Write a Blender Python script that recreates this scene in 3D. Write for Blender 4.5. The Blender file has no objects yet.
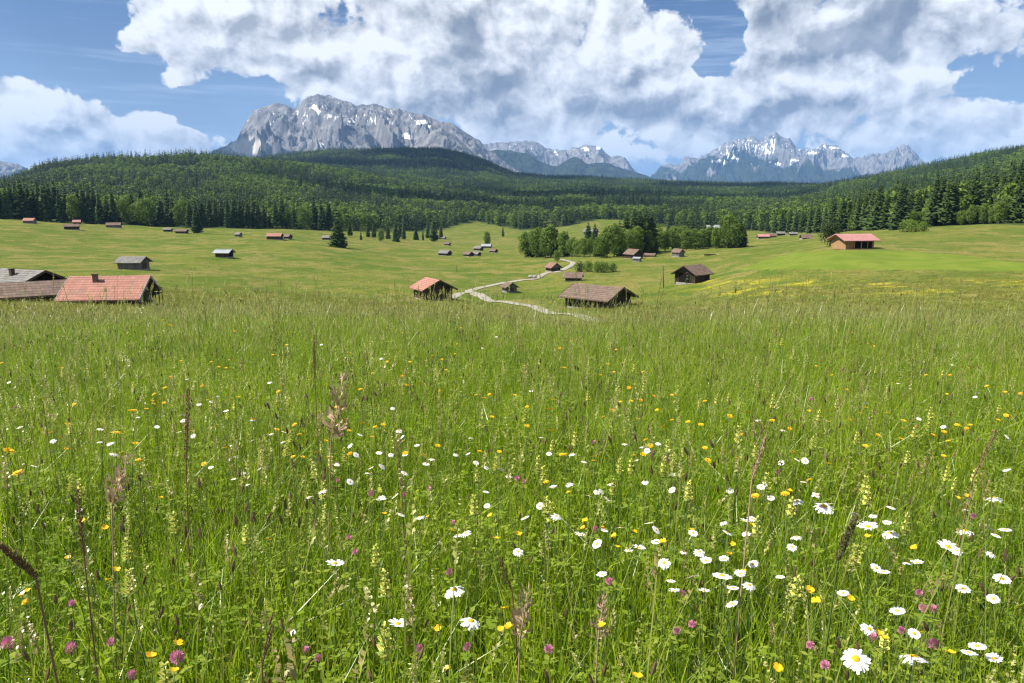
import bpy, math, random
import numpy as np
from mathutils import Vector, Matrix

random.seed(7)
RNG = np.random.default_rng(11)
scene = bpy.context.scene
COL = scene.collection
R = math.radians
pi = math.pi

# ------------------------------------------------------------------ camera
F = 740.0
PITCH = 10.4
EYE = 1.15
W_, H_ = 1024, 683
cp, sp = math.cos(R(PITCH)), math.sin(R(PITCH))


def ray(px, py):
    X = (np.asarray(px, float) - 512.0) / F
    Y = (341.5 - np.asarray(py, float)) / F
    return X, cp + Y * sp, -sp + Y * cp


def ang(px, py):
    """pixel -> azimuth (rad, clockwise from +y), tan(elevation)"""
    dx, dy, dz = ray(px, py)
    return np.arctan2(dx, dy), dz / np.hypot(dx, dy)


def pt(px, py, d):
    """point at ground distance d along the sight line"""
    dx, dy, dz = ray(px, py)
    s = d / math.hypot(dx, dy)
    return Vector((dx * s, dy * s, EYE + dz * s))


def to_px(x, y, z):
    z = z - EYE
    f = y * cp - z * sp
    u = y * sp + z * cp
    f = np.where(np.abs(f) < 1e-6, 1e-6, f)
    return 512 + F * x / f, 341.5 - F * u / f, f


# ------------------------------------------------------------------ numpy noise
def _hash(ix, iy, seed):
    h = (ix.astype(np.int64) * 374761393 + iy.astype(np.int64) * 668265263 + seed * 974634777) & 0xFFFFFFFF
    h = ((h ^ (h >> 13)) * 1274126177) & 0xFFFFFFFF
    h = ((h ^ (h >> 16)) * 2246822519) & 0xFFFFFFFF
    return (h ^ (h >> 15)) & 0xFFFFFF


def gnoise(x, y, seed=0):
    x = np.asarray(x, float); y = np.asarray(y, float)
    ix = np.floor(x); iy = np.floor(y)
    fx = x - ix; fy = y - iy

    def g(ox, oy):
        a = _hash(ix + ox, iy + oy, seed) * (2 * pi / 0x1000000)
        return np.cos(a) * (fx - ox) + np.sin(a) * (fy - oy)
    u = fx * fx * fx * (fx * (fx * 6 - 15) + 10)
    v = fy * fy * fy * (fy * (fy * 6 - 15) + 10)
    a = g(0, 0) * (1 - u) + g(1, 0) * u
    b = g(0, 1) * (1 - u) + g(1, 1) * u
    return (a * (1 - v) + b * v) * 1.5


def fbm(x, y, seed=0, oct=5, gain=0.5, lac=2.03):
    s = 0; a = 1; t = 0
    for i in range(oct):
        s = s + a * gnoise(x, y, seed + i * 17); t += a
        x = x * lac + 13.7; y = y * lac - 7.1; a *= gain
    return s / t


def ridged(x, y, seed=0, oct=6, gain=0.5, lac=2.07):
    s = 0; a = 1; t = 0; w = 1
    for i in range(oct):
        n = 1 - np.abs(gnoise(x, y, seed + i * 31)) * 1.6
        n = np.clip(n, 0, 1) ** 2
        s = s + a * n * w; t += a
        w = np.clip(n * 1.6, 0, 1)
        x = x * lac + 5.3; y = y * lac + 9.2; a *= gain
    return s / t


def sstep(a, b, x):
    t = np.clip((x - a) / (b - a), 0, 1)
    return t * t * (3 - 2 * t)


def pchip(xs, ys, xq):
    xs = np.asarray(xs, float); ys = np.asarray(ys, float)
    h = np.diff(xs); dl = np.diff(ys) / h
    m = np.zeros_like(ys)
    for i in range(1, len(xs) - 1):
        if dl[i - 1] * dl[i] > 0:
            w1 = 2 * h[i] + h[i - 1]; w2 = h[i] + 2 * h[i - 1]
            m[i] = (w1 + w2) / (w1 / dl[i - 1] + w2 / dl[i])
    m[0] = dl[0]; m[-1] = dl[-1]
    xq = np.clip(xq, xs[0], xs[-1])
    k = np.clip(np.searchsorted(xs, xq, side='right') - 1, 0, len(xs) - 2)
    t = (xq - xs[k]) / h[k]
    return ((2 * t**3 - 3 * t**2 + 1) * ys[k] + (t**3 - 2 * t**2 + t) * h[k] * m[k]
            + (-2 * t**3 + 3 * t**2) * ys[k + 1] + (t**3 - t**2) * h[k] * m[k + 1])


# ------------------------------------------------------------------ terrain
# photo rows of the bare ground at measured distances, per azimuth column
DIST = [60, 90, 130, 180, 250, 350, 450, 600, 800, 1100, 1500, 2000, 2600, 3200, 4000]
COLS = {
    -300: [300, 288, 272, 255, 238, 226, 216, 208, 197, 187, 184, 190, 195, 197, 199],
    0:    [312, 298, 277, 261, 245, 229, 219, 214, 206, 197, 190, 192, 194, 195, 198],
    60:   [314, 297, 277, 262, 248, 233, 223, 216, 205, 189, 172, 178, 186, 190, 196],
    130:  [316, 296, 278, 264, 251, 238, 227, 217, 204, 183, 164, 172, 180, 186, 195],
    210:  [320, 299, 282, 267, 252, 239, 230, 219, 205, 184, 164, 171, 174, 176, 190],
    280:  [322, 302, 286, 270, 252, 239, 231, 222, 208, 188, 169, 172, 164, 159, 172],
    350:  [326, 304, 288, 273, 258, 245, 236, 228, 215, 196, 178, 176, 163, 153, 164],
    435:  [330, 305, 290, 276, 264, 252, 244, 236, 224, 207, 191, 180, 164, 152, 161],
    480:  [330, 308, 292, 277, 264, 252, 245, 236, 225, 210, 195, 184, 171, 161, 170],
    520:  [330, 310, 293, 277, 264, 252, 245, 235, 226, 213, 199, 189, 181, 177, 184],
    595:  [332, 309, 287, 271, 258, 246, 239, 230, 221, 210, 199, 191, 185, 181, 186],
    693:  [325, 301, 279, 265, 254, 245, 239, 231, 223, 213, 204, 196, 189, 186, 189],
    770:  [312, 285, 264, 254, 246, 240, 236, 229, 221, 212, 203, 196, 190, 187, 190],
    850:  [305, 279, 253, 241, 236, 231, 228, 222, 214, 203, 190, 186, 189, 191, 193],
    940:  [303, 277, 254, 238, 229, 223, 218, 211, 202, 188, 172, 170, 178, 184, 190],
    1024: [301, 275, 254, 238, 226, 219, 214, 206, 195, 177, 156, 154, 165, 175, 186],
    1350: [296, 268, 246, 230, 218, 209, 202, 192, 178, 158, 140, 142, 152, 165, 180],
}
_px = sorted(COLS)
_ld = np.log(DIST)
LD0, LD1, NLD = math.log(30), math.log(4000), 420
LDG = np.linspace(LD0, LD1, NLD)
AZ0, AZ1, NAZ = R(-62), R(62), 500
AZG = np.linspace(AZ0, AZ1, NAZ)
_colaz = np.array([float(ang(p, 245)[0]) for p in _px])
_tab = np.zeros((len(_px), NLD))
for i, p in enumerate(_px):
    te = np.array([float(ang(p, r)[1]) for r in COLS[p]])
    g = pchip(_ld, te, LDG)
    lo = LDG < _ld[0]
    g[lo] = te[0] + (LDG[lo] - _ld[0]) * 0.03
    _tab[i] = g
TAB = np.zeros((NAZ, NLD))
for j in range(NLD):
    TAB[:, j] = pchip(_colaz, _tab[:, j], AZG)
# knoll curvature (the crest the meadow drops away behind)
_kaz = np.array([float(ang(p, 305)[0]) for p in (-300, 0, 160, 300, 450, 590, 700, 820, 1024, 1350)])
_kv = np.array([.0017, .00165, .0017, .0019, .0026, .0031, .0024, .0018, .0016, .0015])


def height(x, y):
    x = np.asarray(x, float); y = np.asarray(y, float)
    d = np.hypot(x, y) + 1e-6
    az = np.arctan2(x, y)
    back = np.clip((np.abs(az) - AZ1) / (pi - AZ1), 0, 1)
    azc = np.clip(az, AZ0, AZ1)

    def table(a):
        fi = (a - AZ0) / (AZ1 - AZ0) * (NAZ - 1)
        fj = (np.log(np.clip(d, 30, 4000)) - LD0) / (LD1 - LD0) * (NLD - 1)
        i = np.clip(fi.astype(int), 0, NAZ - 2); j = np.clip(fj.astype(int), 0, NLD - 2)
        u = fi - i; v = fj - j
        return (TAB[i, j] * (1 - u) * (1 - v) + TAB[i + 1, j] * u * (1 - v)
                + TAB[i, j + 1] * (1 - u) * v + TAB[i + 1, j + 1] * u * v)
    t = table(azc)
    t = t * (1 - 0.5 * back) + table(-azc) * 0.5 * back
    zf = EYE + np.clip(d, 0, 4000) * t
    far = sstep(4000, 7000, d)
    zf = zf * (1 - far) + (-60) * far
    k = np.interp(azc, _kaz, _kv)
    zn = -.06 * d - k * np.minimum(d, 60)**2
    b = sstep(34, 62, d)
    z = zn * (1 - b) + zf * b
    # hummocks of the meadow, knolls of the wooded hills, ripples close by
    z = z + sstep(45, 90, d) * (1 - sstep(500, 800, d)) * (0.60 * fbm(x / 15, y / 15, 3, 3) + 0.7 * fbm(x / 60, y / 60, 5, 2))
    z = z + sstep(550, 1000, d) * (1 - sstep(3600, 4500, d)) * 13 * fbm(x / 210, y / 210, 9, 4)
    z = z + 0.05 * gnoise(x / 1.9, y / 1.9, 21) * sstep(0.5, 2, d)
    return z


def hz(x, y):
    return float(height(x, y))


def hit(px, py, dmin=30.0):
    """where the sight line through a photo pixel meets the ground"""
    d = np.exp(np.linspace(math.log(dmin), math.log(5000), 4000))
    dx, dy, dz = ray(px, py)
    s = d / math.hypot(dx, dy)
    below = (EYE + dz * s) <= height(dx * s, dy * s)
    k = int(np.argmax(below)) if below.any() else len(d) - 1
    x, y = float(dx * s[k]), float(dy * s[k])
    return Vector((x, y, hz(x, y))), float(d[k])


def ground_at(px, d):
    az = float(ang(px, 245)[0])
    x, y = d * math.sin(az), d * math.cos(az)
    return Vector((x, y, hz(x, y)))


# ------------------------------------------------------------------ node helpers
def mat_new(name):
    m = bpy.data.materials.new(name); m.use_nodes = True
    nt = m.node_tree; nt.nodes.clear()
    out = nt.nodes.new('ShaderNodeOutputMaterial')
    return m, nt, out


class NT:
    def __init__(s, nt): s.nt = nt; s.n = nt.nodes; s.l = nt.links

    def put(s, sock, v):
        if isinstance(v, bpy.types.NodeSocket): s.l.new(v, sock)
        elif v is not None:
            try: sock.default_value = v
            except Exception: sock.default_value = (v, v, v)

    def math(s, op, a, b=None, c=None, clamp=False):
        n = s.n.new('ShaderNodeMath'); n.operation = op; n.use_clamp = clamp
        s.put(n.inputs[0], a); s.put(n.inputs[1], b); s.put(n.inputs[2], c)
        return n.outputs[0]

    def vec(s, op, a, b=None):
        n = s.n.new('ShaderNodeVectorMath'); n.operation = op
        s.put(n.inputs[0], a); s.put(n.inputs[1], b)
        return n.outputs['Value'] if op in ('DOT_PRODUCT', 'LENGTH') else n.outputs[0]

    def mix(s, f, a, b):
        n = s.n.new('ShaderNodeMix'); n.data_type = 'RGBA'
        s.put(n.inputs[0], f)
        for k, v in ((6, a), (7, b)):
            if isinstance(v, tuple) and len(v) == 3: v = (*v, 1)
            s.put(n.inputs[k], v)
        return n.outputs[2]

    def ramp(s, f, a, b, lo=0.0, hi=1.0):
        n = s.n.new('ShaderNodeMapRange'); n.interpolation_type = 'SMOOTHSTEP'
        s.put(n.inputs['Value'], f); n.inputs['From Min'].default_value = a; n.inputs['From Max'].default_value = b
        n.inputs['To Min'].default_value = lo; n.inputs['To Max'].default_value = hi
        return n.outputs[0]

    def noise(s, v, scale, detail=4, rough=0.55, dim='3D', dist=0.0):
        n = s.n.new('ShaderNodeTexNoise'); n.noise_dimensions = dim
        if v is not None: s.l.new(v, n.inputs['Vector'])
        n.inputs['Scale'].default_value = scale; n.inputs['Detail'].default_value = detail
        n.inputs['Roughness'].default_value = rough; n.inputs['Distortion'].default_value = dist
        return n.outputs['Fac']

    def obj(s): return s.n.new('ShaderNodeTexCoord').outputs['Object']
    def pos(s): return s.n.new('ShaderNodeNewGeometry').outputs['Position']
    def rnd(s): return s.n.new('ShaderNodeObjectInfo').outputs['Random']

    def attr(s, name):
        n = s.n.new('ShaderNodeAttribute'); n.attribute_name = name
        return n.outputs['Fac']

    def scale(s, v, k):
        n = s.n.new('ShaderNodeVectorMath'); n.operation = 'MULTIPLY'
        s.l.new(v, n.inputs[0]); n.inputs[1].default_value = k
        return n.outputs[0]

    def bsdf(s, col, rough=0.8, spec=0.2, bump=None, bs=0.3, bd=0.02):
        n = s.n.new('ShaderNodeBsdfPrincipled')
        s.put(n.inputs['Base Color'], (*col, 1) if isinstance(col, tuple) and len(col) == 3 else col)
        s.put(n.inputs['Roughness'], rough)
        n.inputs['Specular IOR Level'].default_value = spec
        if bump is not None:
            b = s.n.new('ShaderNodeBump'); b.inputs['Strength'].default_value = bs; b.inputs['Distance'].default_value = bd
            s.l.new(bump, b.inputs['Height']); s.l.new(b.outputs[0], n.inputs['Normal'])
        return n.outputs[0]


def leafy(name, a, b, trans=0.35, rough=0.5, spec=0.25, noise_scale=None, attrmix=None, stand=False):
    """leaf-like material: colour varies per plant, some light shines through"""
    m, nt, out = mat_new(name); N = NT(nt)
    f = N.rnd()
    if noise_scale:
        f = N.math('MULTIPLY_ADD', N.noise(N.obj(), noise_scale, 2), 0.9, N.math('MULTIPLY_ADD', f, 0.5, -0.2), clamp=True)
    if stand:       # stands of different age and kind over the slope
        f = N.math('MULTIPLY_ADD', N.noise(N.pos(), .009, 4, .6), 1.7, N.math('MULTIPLY_ADD', f, .5, -.80), clamp=True)
    c = N.mix(f, a, b)
    if attrmix:
        c = N.mix(N.attr('tip'), c, attrmix)
    p = N.bsdf(c, rough, spec)
    t = N.n.new('ShaderNodeBsdfTranslucent'); N.l.new(c, t.inputs[0])
    mx = N.n.new('ShaderNodeMixShader'); mx.inputs[0].default_value = trans
    N.l.new(p, mx.inputs[1]); N.l.new(t.outputs[0], mx.inputs[2]); N.l.new(mx.outputs[0], out.inputs[0])
    return m


def plain(name, col, rough=0.7, spec=0.2, var=0.25, sc=3.0, trans=0.0):
    m, nt, out = mat_new(name); N = NT(nt)
    c = N.mix(N.noise(N.obj(), sc, 3), tuple(v * (1 - var) for v in col), tuple(v * (1 + var) for v in col))
    p = N.bsdf(c, rough, spec)
    if trans:
        t = N.n.new('ShaderNodeBsdfTranslucent'); N.l.new(c, t.inputs[0])
        mx = N.n.new('ShaderNodeMixShader'); mx.inputs[0].default_value = trans
        N.l.new(p, mx.inputs[1]); N.l.new(t.outputs[0], mx.inputs[2]); p = mx.outputs[0]
    N.l.new(p, out.inputs[0])
    return m


# ------------------------------------------------------------------ mesh helpers
class MB:
    def __init__(s): s.v = []; s.f = []; s.mi = []; s.tip = []

    def quad(s, a, b, c, d, m=0):
        n = len(s.v); s.v += [tuple(a), tuple(b), tuple(c), tuple(d)]; s.f.append((n, n + 1, n + 2, n + 3)); s.mi.append(m)

    def tri(s, a, b, c, m=0):
        n = len(s.v); s.v += [tuple(a), tuple(b), tuple(c)]; s.f.append((n, n + 1, n + 2)); s.mi.append(m)

    def poly(s, pts, m=0):
        n = len(s.v); s.v += [tuple(p) for p in pts]; s.f.append(tuple(range(n, n + len(pts)))); s.mi.append(m)

    def box(s, x0, x1, y0, y1, z0, z1, m=0, M=None):
        c = [(x, y, z) for x in (x0, x1) for y in (y0, y1) for z in (z0, z1)]
        if M is not None: c = [tuple(M @ Vector(p)) for p in c]
        n = len(s.v); s.v += c
        for f in ((0, 1, 3, 2), (4, 6, 7, 5), (0, 4, 5, 1), (2, 3, 7, 6), (0, 2, 6, 4), (1, 5, 7, 3)):
            s.f.append(tuple(n + i for i in f)); s.mi.append(m)

    def tube(s, path, radii, seg=6, m=0, cap=True):
        path = [Vector(p) for p in path]; n0 = len(s.v)
        for i, p in enumerate(path):
            d = (path[min(i + 1, len(path) - 1)] - path[max(i - 1, 0)]).normalized()
            a = d.cross(Vector((1, 0.01, 0.02))) if abs(d.x) < .9 else d.cross(Vector((0, 1, 0)))
            a.normalize(); b = d.cross(a)
            r = radii[i] if hasattr(radii, '__len__') else radii
            for k in range(seg):
                t = 2 * pi * k / seg
                s.v.append(tuple(p + a * (r * math.cos(t)) + b * (r * math.sin(t))))
        for i in range(len(path) - 1):
            for k in range(seg):
                k2 = (k + 1) % seg
                s.f.append((n0 + i * seg + k, n0 + i * seg + k2, n0 + (i + 1) * seg + k2, n0 + (i + 1) * seg + k)); s.mi.append(m)
        if cap:
            s.f.append(tuple(n0 + k for k in range(seg))[::-1]); s.mi.append(m)
            e = n0 + (len(path) - 1) * seg
            s.f.append(tuple(e + k for k in range(seg))); s.mi.append(m)

    def mesh(s, name, mats, smooth=False):
        me = bpy.data.meshes.new(name)
        me.from_pydata(s.v, [], s.f)
        for m in (mats if isinstance(mats, (list, tuple)) else [mats]): me.materials.append(m)
        if any(s.mi): me.polygons.foreach_set('material_index', s.mi)
        if smooth: me.polygons.foreach_set('use_smooth', [True] * len(s.f))
        me.update()
        return me


def add(name, me, parent=None, loc=None):
    o = bpy.data.objects.new(name, me)
    COL.objects.link(o)
    if parent is not None: o.parent = parent
    if loc is not None: o.location = loc
    return o


def tag(o, label=None, cat=None, group=None, kind=None):
    if label: o['label'] = label
    if cat: o['category'] = cat
    if group: o['group'] = group
    if kind: o['kind'] = kind
    return o


def thing(name, label, cat, loc, rotz=0, group=None):
    o = bpy.data.objects.new(name, None)
    o.empty_display_size = 0.2
    COL.objects.link(o)
    o.location = loc; o.rotation_euler = (0, 0, rotz)
    return tag(o, label, cat, group)


def grid_mesh(name, P, mats, attrs=None, closed=False):
    """P (nu,nv,3) -> quad grid"""
    nu, nv = P.shape[:2]
    idx = np.arange(nu * nv).reshape(nu, nv)
    if closed: idx = np.vstack([idx, idx[:1]])
    q = np.stack([idx[:-1, :-1], idx[1:, :-1], idx[1:, 1:], idx[:-1, 1:]], -1).reshape(-1, 4)
    me = bpy.data.meshes.new(name)
    me.vertices.add(nu * nv); me.vertices.foreach_set('co', P.reshape(-1).astype(np.float32))
    me.loops.add(q.size); me.loops.foreach_set('vertex_index', q.reshape(-1).astype(np.int32))
    me.polygons.add(len(q)); me.polygons.foreach_set('loop_start', np.arange(0, q.size, 4, dtype=np.int32))
    me.polygons.foreach_set('loop_total', np.full(len(q), 4, np.int32))
    me.polygons.foreach_set('use_smooth', np.ones(len(q), bool))
    me.update(calc_edges=True)
    for k, v in (attrs or {}).items():
        a = me.attributes.new(k, 'FLOAT', 'POINT'); a.data.foreach_set('value', v.reshape(-1).astype(np.float32))
    me.materials.append(mats)
    return me


def scatter(name, P, rot, scl, idx, variants, label, cat, group=None):
    """one stuff object: plants instanced on points with geometry nodes"""
    me = bpy.data.meshes.new(name)
    me.vertices.add(len(P)); me.vertices.foreach_set('co', np.asarray(P, np.float32).reshape(-1))
    a = me.attributes.new('rot', 'FLOAT_VECTOR', 'POINT'); a.data.foreach_set('vector', np.asarray(rot, np.float32).reshape(-1))
    a = me.attributes.new('scl', 'FLOAT_VECTOR', 'POINT'); a.data.foreach_set('vector', np.asarray(scl, np.float32).reshape(-1))
    a = me.attributes.new('idx', 'INT', 'POINT'); a.data.foreach_set('value', np.asarray(idx, np.int32))
    o = add(name, me); tag(o, label, cat, group, 'stuff')
    src = bpy.data.collections.new(name + '_source')
    for i, vme in enumerate(variants):
        vo = bpy.data.objects.new('%s_kind_%02d' % (name, i), vme); src.objects.link(vo)
    ng = bpy.data.node_groups.new(name + '_scatter', 'GeometryNodeTree')
    ng.interface.new_socket('Geometry', in_out='INPUT', socket_type='NodeSocketGeometry')
    ng.interface.new_socket('Geometry', in_out='OUTPUT', socket_type='NodeSocketGeometry')
    gi = ng.nodes.new('NodeGroupInput'); go = ng.nodes.new('NodeGroupOutput')
    ci = ng.nodes.new('GeometryNodeCollectionInfo'); ci.inputs[0].default_value = src
    ci.inputs[1].default_value = True; ci.inputs[2].default_value = True
    ip = ng.nodes.new('GeometryNodeInstanceOnPoints')

    def na(nm, t):
        n = ng.nodes.new('GeometryNodeInputNamedAttribute'); n.data_type = t; n.inputs[0].default_value = nm
        return n.outputs[0]
    L = ng.links.new
    L(gi.outputs[0], ip.inputs['Points']); L(ci.outputs[0], ip.inputs['Instance'])
    ip.inputs['Pick Instance'].default_value = True
    L(na('idx', 'INT'), ip.inputs['Instance Index'])
    L(na('rot', 'FLOAT_VECTOR'), ip.inputs['Rotation']); L(na('scl', 'FLOAT_VECTOR'), ip.inputs['Scale'])
    L(ip.outputs[0], go.inputs[0])
    md = o.modifiers.new('scatter', 'NODES'); md.node_group = ng
    return o


# ------------------------------------------------------------------ ground
def poly_mask(poly, X, Y):
    inside = np.zeros(X.shape, bool); n = len(poly); j = n - 1
    for i in range(n):
        xi, yi = poly[i]; xj, yj = poly[j]
        c = ((yi > Y) != (yj > Y)) & (X < (xj - xi) * (Y - yi) / ((yj - yi) or 1e-9) + xi)
        inside ^= c; j = i
    return inside


_ed_px = [-400, 0, 130, 200, 280, 340, 375, 440, 476, 520, 560, 600, 650, 700, 750, 800, 840, 900, 960, 1024, 1400]
_ed_d = [430, 455, 470, 480, 490, 510, 590, 690, 860, 700, 720, 800, 740, 640, 580, 450, 350, 300, 285, 265, 230]
_ed_az = np.array([float(ang(p, 245)[0]) for p in _ed_px])


def edge_dist(az):
    return np.interp(az, _ed_az, _ed_d)


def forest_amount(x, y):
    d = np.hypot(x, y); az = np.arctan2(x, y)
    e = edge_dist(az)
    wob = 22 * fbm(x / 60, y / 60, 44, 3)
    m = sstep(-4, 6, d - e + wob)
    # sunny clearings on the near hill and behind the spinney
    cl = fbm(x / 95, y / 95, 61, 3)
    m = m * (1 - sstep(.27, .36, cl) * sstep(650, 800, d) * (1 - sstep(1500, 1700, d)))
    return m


az_in = np.arange(-39, 39.001, 0.165)
az_out = np.concatenate([np.arange(-180, -39, 3.0), az_in, np.arange(42, 180, 3.0)])
AZ = np.radians(az_out)
rings = np.concatenate([[0.02, 0.4, 0.8], np.exp(np.arange(math.log(1.2), math.log(4100), 0.0155)),
                        np.exp(np.linspace(math.log(4300), math.log(24000), 24))])
AA, DD = np.meshgrid(AZ, rings, indexing='ij')
GX, GY = DD * np.sin(AA), DD * np.cos(AA)
GZ = height(GX, GY)
PX, PY, PF = to_px(GX, GY, GZ)
vis = (PF > 0)
MOWN = [(736, 270), (760, 262), (790, 253), (829, 250.5), (900, 250.5), (960, 255), (1040, 265), (1040, 272), (940, 270), (840, 269)]
wob = 1.2 * gnoise(GX / 9, GY / 9, 8)
mown = (poly_mask(MOWN, PX + 4 * wob, PY + .45 * wob) & vis & (DD > 80)).astype(float)
yel = sstep(276, 283, PY) * (1 - sstep(292, 298, PY)) * sstep(660, 740, PX) * vis * (DD > 50)
yel = yel * sstep(-.05, .3, fbm(GX / 7, GY / 3.5, 71, 4))
dry = sstep(.0, .28, fbm(GX / 55, GY / 22, 77, 4)) * 0.6
dry = np.maximum(dry, .75 * sstep(790, 850, PX) * sstep(225, 231, PY) * (1 - sstep(276, 286, PY)) * vis * (DD > 60) * (.5 + .8 * fbm(GX / 25, GY / 12, 79, 3)))
dry = np.maximum(dry, 0.9 * np.exp(-((PY - 242) / 3.5)**2) * sstep(380, 410, PX) * (1 - sstep(520, 560, PX)) * vis * (DD > 100))
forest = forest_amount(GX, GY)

m, nt, out = mat_new('meadow_ground'); N = NT(nt)
P = N.pos()
n1 = N.noise(P, 0.045, 5, 0.6)
n2 = N.noise(N.scale(P, (1, 0.45, 1)), 0.35, 6, 0.65)
n3 = N.noise(P, 2.6, 4, 0.7)
c = N.mix(N.ramp(n1, .41, .60), (0.088, 0.124, 0.015), (0.150, 0.158, 0.027))
c = N.mix(N.math('MULTIPLY', N.attr('dry'), N.ramp(n2, .3, .65)), c, (0.215, 0.178, 0.060))
c = N.mix(N.ramp(n2, .49, .60, 0, .75), c, (0.066, 0.116, 0.014))
n4 = N.noise(N.scale(P, (1, .6, 1)), .11, 6, .7)
c = N.mix(N.ramp(n4, .51, .60, 0, .8), c, (0.215, 0.180, 0.056))
c = N.mix(N.ramp(n3, .42, .62, 0, .6), c, (0.050, 0.072, 0.013))
c = N.mix(N.math('MULTIPLY', N.attr('yellow'), N.ramp(n3, .35, .6)), c, (0.44, 0.37, 0.02))
mown_c = N.mix(N.ramp(n2, .35, .65), (0.104, 0.150, 0.018), (0.140, 0.174, 0.025))
c = N.mix(N.attr('mown'), c, mown_c)
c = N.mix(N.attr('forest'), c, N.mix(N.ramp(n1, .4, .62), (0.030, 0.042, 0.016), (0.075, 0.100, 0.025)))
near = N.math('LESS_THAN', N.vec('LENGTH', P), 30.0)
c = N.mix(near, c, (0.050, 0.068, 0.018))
bh = N.math('ADD', n2, N.math('MULTIPLY', n3, 0.4))
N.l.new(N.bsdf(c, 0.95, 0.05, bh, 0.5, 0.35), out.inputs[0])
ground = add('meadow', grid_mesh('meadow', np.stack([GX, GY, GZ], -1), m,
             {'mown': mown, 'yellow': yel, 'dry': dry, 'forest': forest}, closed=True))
tag(ground, 'rolling green hay meadow running from the knoll down to the wooded hills', 'meadow', kind='structure')

# ------------------------------------------------------------------ gravel path
m, nt, out = mat_new('path_gravel'); N = NT(nt)
P = N.pos()
c = N.mix(N.noise(P, 1.2, 5, .6), (0.24, 0.215, 0.17), (0.34, 0.315, 0.26))
c = N.mix(N.ramp(N.noise(P, 0.9, 3), .64, .74), c, (0.14, 0.15, 0.05))
N.l.new(N.bsdf(c, .95, .1, N.noise(P, 9, 3), .4, .03), out.inputs[0])
GRAVEL = m


def ribbon(pxs, width):
    """world-space ribbon draped over the ground"""
    pts = [hit(*p)[0].to_2d() for p in pxs]
    path = []
    for i in range(len(pts) - 1):
        p0 = pts[max(i - 1, 0)]; p1 = pts[i]; p2 = pts[i + 1]; p3 = pts[min(i + 2, len(pts) - 1)]
        for k in range(14):
            t = k / 14
            path.append(0.5 * ((2 * p1) + (p2 - p0) * t + (2 * p0 - 5 * p1 + 4 * p2 - p3) * t * t + (3 * p1 - p0 - 3 * p2 + p3) * t**3))
    path.append(pts[-1])
    rows = []
    for i, p in enumerate(path):
        d = path[min(i + 1, len(path) - 1)] - path[max(i - 1, 0)]
        nrm = Vector((-d.y, d.x)).normalized()
        w = width * (1 + .12 * float(gnoise(i * .21, 3.3, 5)))
        rows.append([(p + nrm * w * f) for f in (-.5, -.25, 0, .25, .5)])
    return rows


mb = MB()
centre_line = []
for pxs, wd in (([(600, 321), (575, 315.5), (552, 311), (530, 307), (507, 302.5), (490, 298.5), (478, 295), (469.5, 291.8), (474, 288.8), (487, 286.2),
                  (503, 283.4), (518, 280.6), (533, 277.6), (547, 274.2), (559, 270.8), (568, 267), (573, 263.4), (569, 260.6), (560, 259.6)], 1.7),
                ([(481, 295.6), (470, 293.2), (462, 293.8), (450, 296.2), (441, 298.2)], 1.7)):
    rows = ribbon(pxs, wd)
    zc = np.array([hz(r[2].x, r[2].y) for r in rows])
    zs = np.convolve(np.pad(zc, 12, mode='edge'), np.ones(25) / 25, mode='valid')
    centre_line += [(r[2].x, r[2].y, z) for r, z in zip(rows, zs)]
    lift = 0.07 if pxs[0][0] > 590 else 0.06
    V = [[(q.x, q.y, z + lift - (0.05 if j in (0, 4) else 0)) for j, q in enumerate(r)] for r, z in zip(rows, zs)]
    for a, b in zip(V[:-1], V[1:]):
        for j in range(4): mb.quad(a[j], a[j + 1], b[j + 1], b[j])
# the track lies in a shallow worn hollow
C_ = np.array(centre_line)
near_ = np.argwhere((np.abs(PX - 530) < 130) & (PY > 250) & (PY < 330) & (DD > 50) & (DD < 420))
V_ = GZ.copy()
for k in range(0, len(near_), 3000):
    q = near_[k:k + 3000]
    dd_ = np.hypot(GX[q[:, 0], q[:, 1]][:, None] - C_[None, :, 0], GY[q[:, 0], q[:, 1]][:, None] - C_[None, :, 1])
    jn = np.argmin(dd_, 1); dm = dd_[np.arange(len(q)), jn]; wgt = 1 - sstep(1.5, 4.0, dm)
    g0 = V_[q[:, 0], q[:, 1]]
    V_[q[:, 0], q[:, 1]] = g0 * (1 - wgt) + (C_[jn, 2] - .06) * wgt
ground.data.vertices.foreach_set('co', np.stack([GX, GY, V_], -1).reshape(-1).astype(np.float32)); ground.data.update()
pth = add('gravel_path', mb.mesh('gravel_path', GRAVEL, True))
tag(pth, 'pale gravel farm track winding between the hay barns', 'path', kind='structure')

# ------------------------------------------------------------------ mountains
m, nt, out = mat_new('mountain_rock'); N = NT(nt)
P = N.pos()
n1 = N.noise(P, 0.0022, 8, .65)
n2 = N.noise(N.scale(P, (1, 1, .22)), 0.011, 8, .7)
c = N.mix(N.ramp(n2, .33, .68), (0.070, 0.070, 0.078), (0.255, 0.250, 0.248))
c = N.mix(N.ramp(n1, .5, .7, 0, .5), c, (0.215, 0.195, 0.175))
c = N.mix(N.attr('scree'), c, N.mix(n2, (0.46, 0.42, 0.36), (0.62, 0.58, 0.52)))
vg = N.mix(N.ramp(N.noise(P, 0.012, 6, .7), .4, .62), (0.010, 0.016, 0.010), (0.034, 0.048, 0.020))
vgf = N.ramp(N.math('ADD', N.attr('veg'), N.math('MULTIPLY_ADD', N.noise(P, 0.009, 7, .7), 1.1, -.55)), .35, .6)
c = N.mix(vgf, c, vg)
sf = N.ramp(N.math('ADD', N.attr('snow'), N.math('MULTIPLY_ADD', N.noise(N.scale(P, (1, 1, .35)), 0.016, 6, .65), 1.3, -.65)), .40, .52)
c = N.mix(sf, c, (0.82, 0.83, 0.85))
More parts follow.
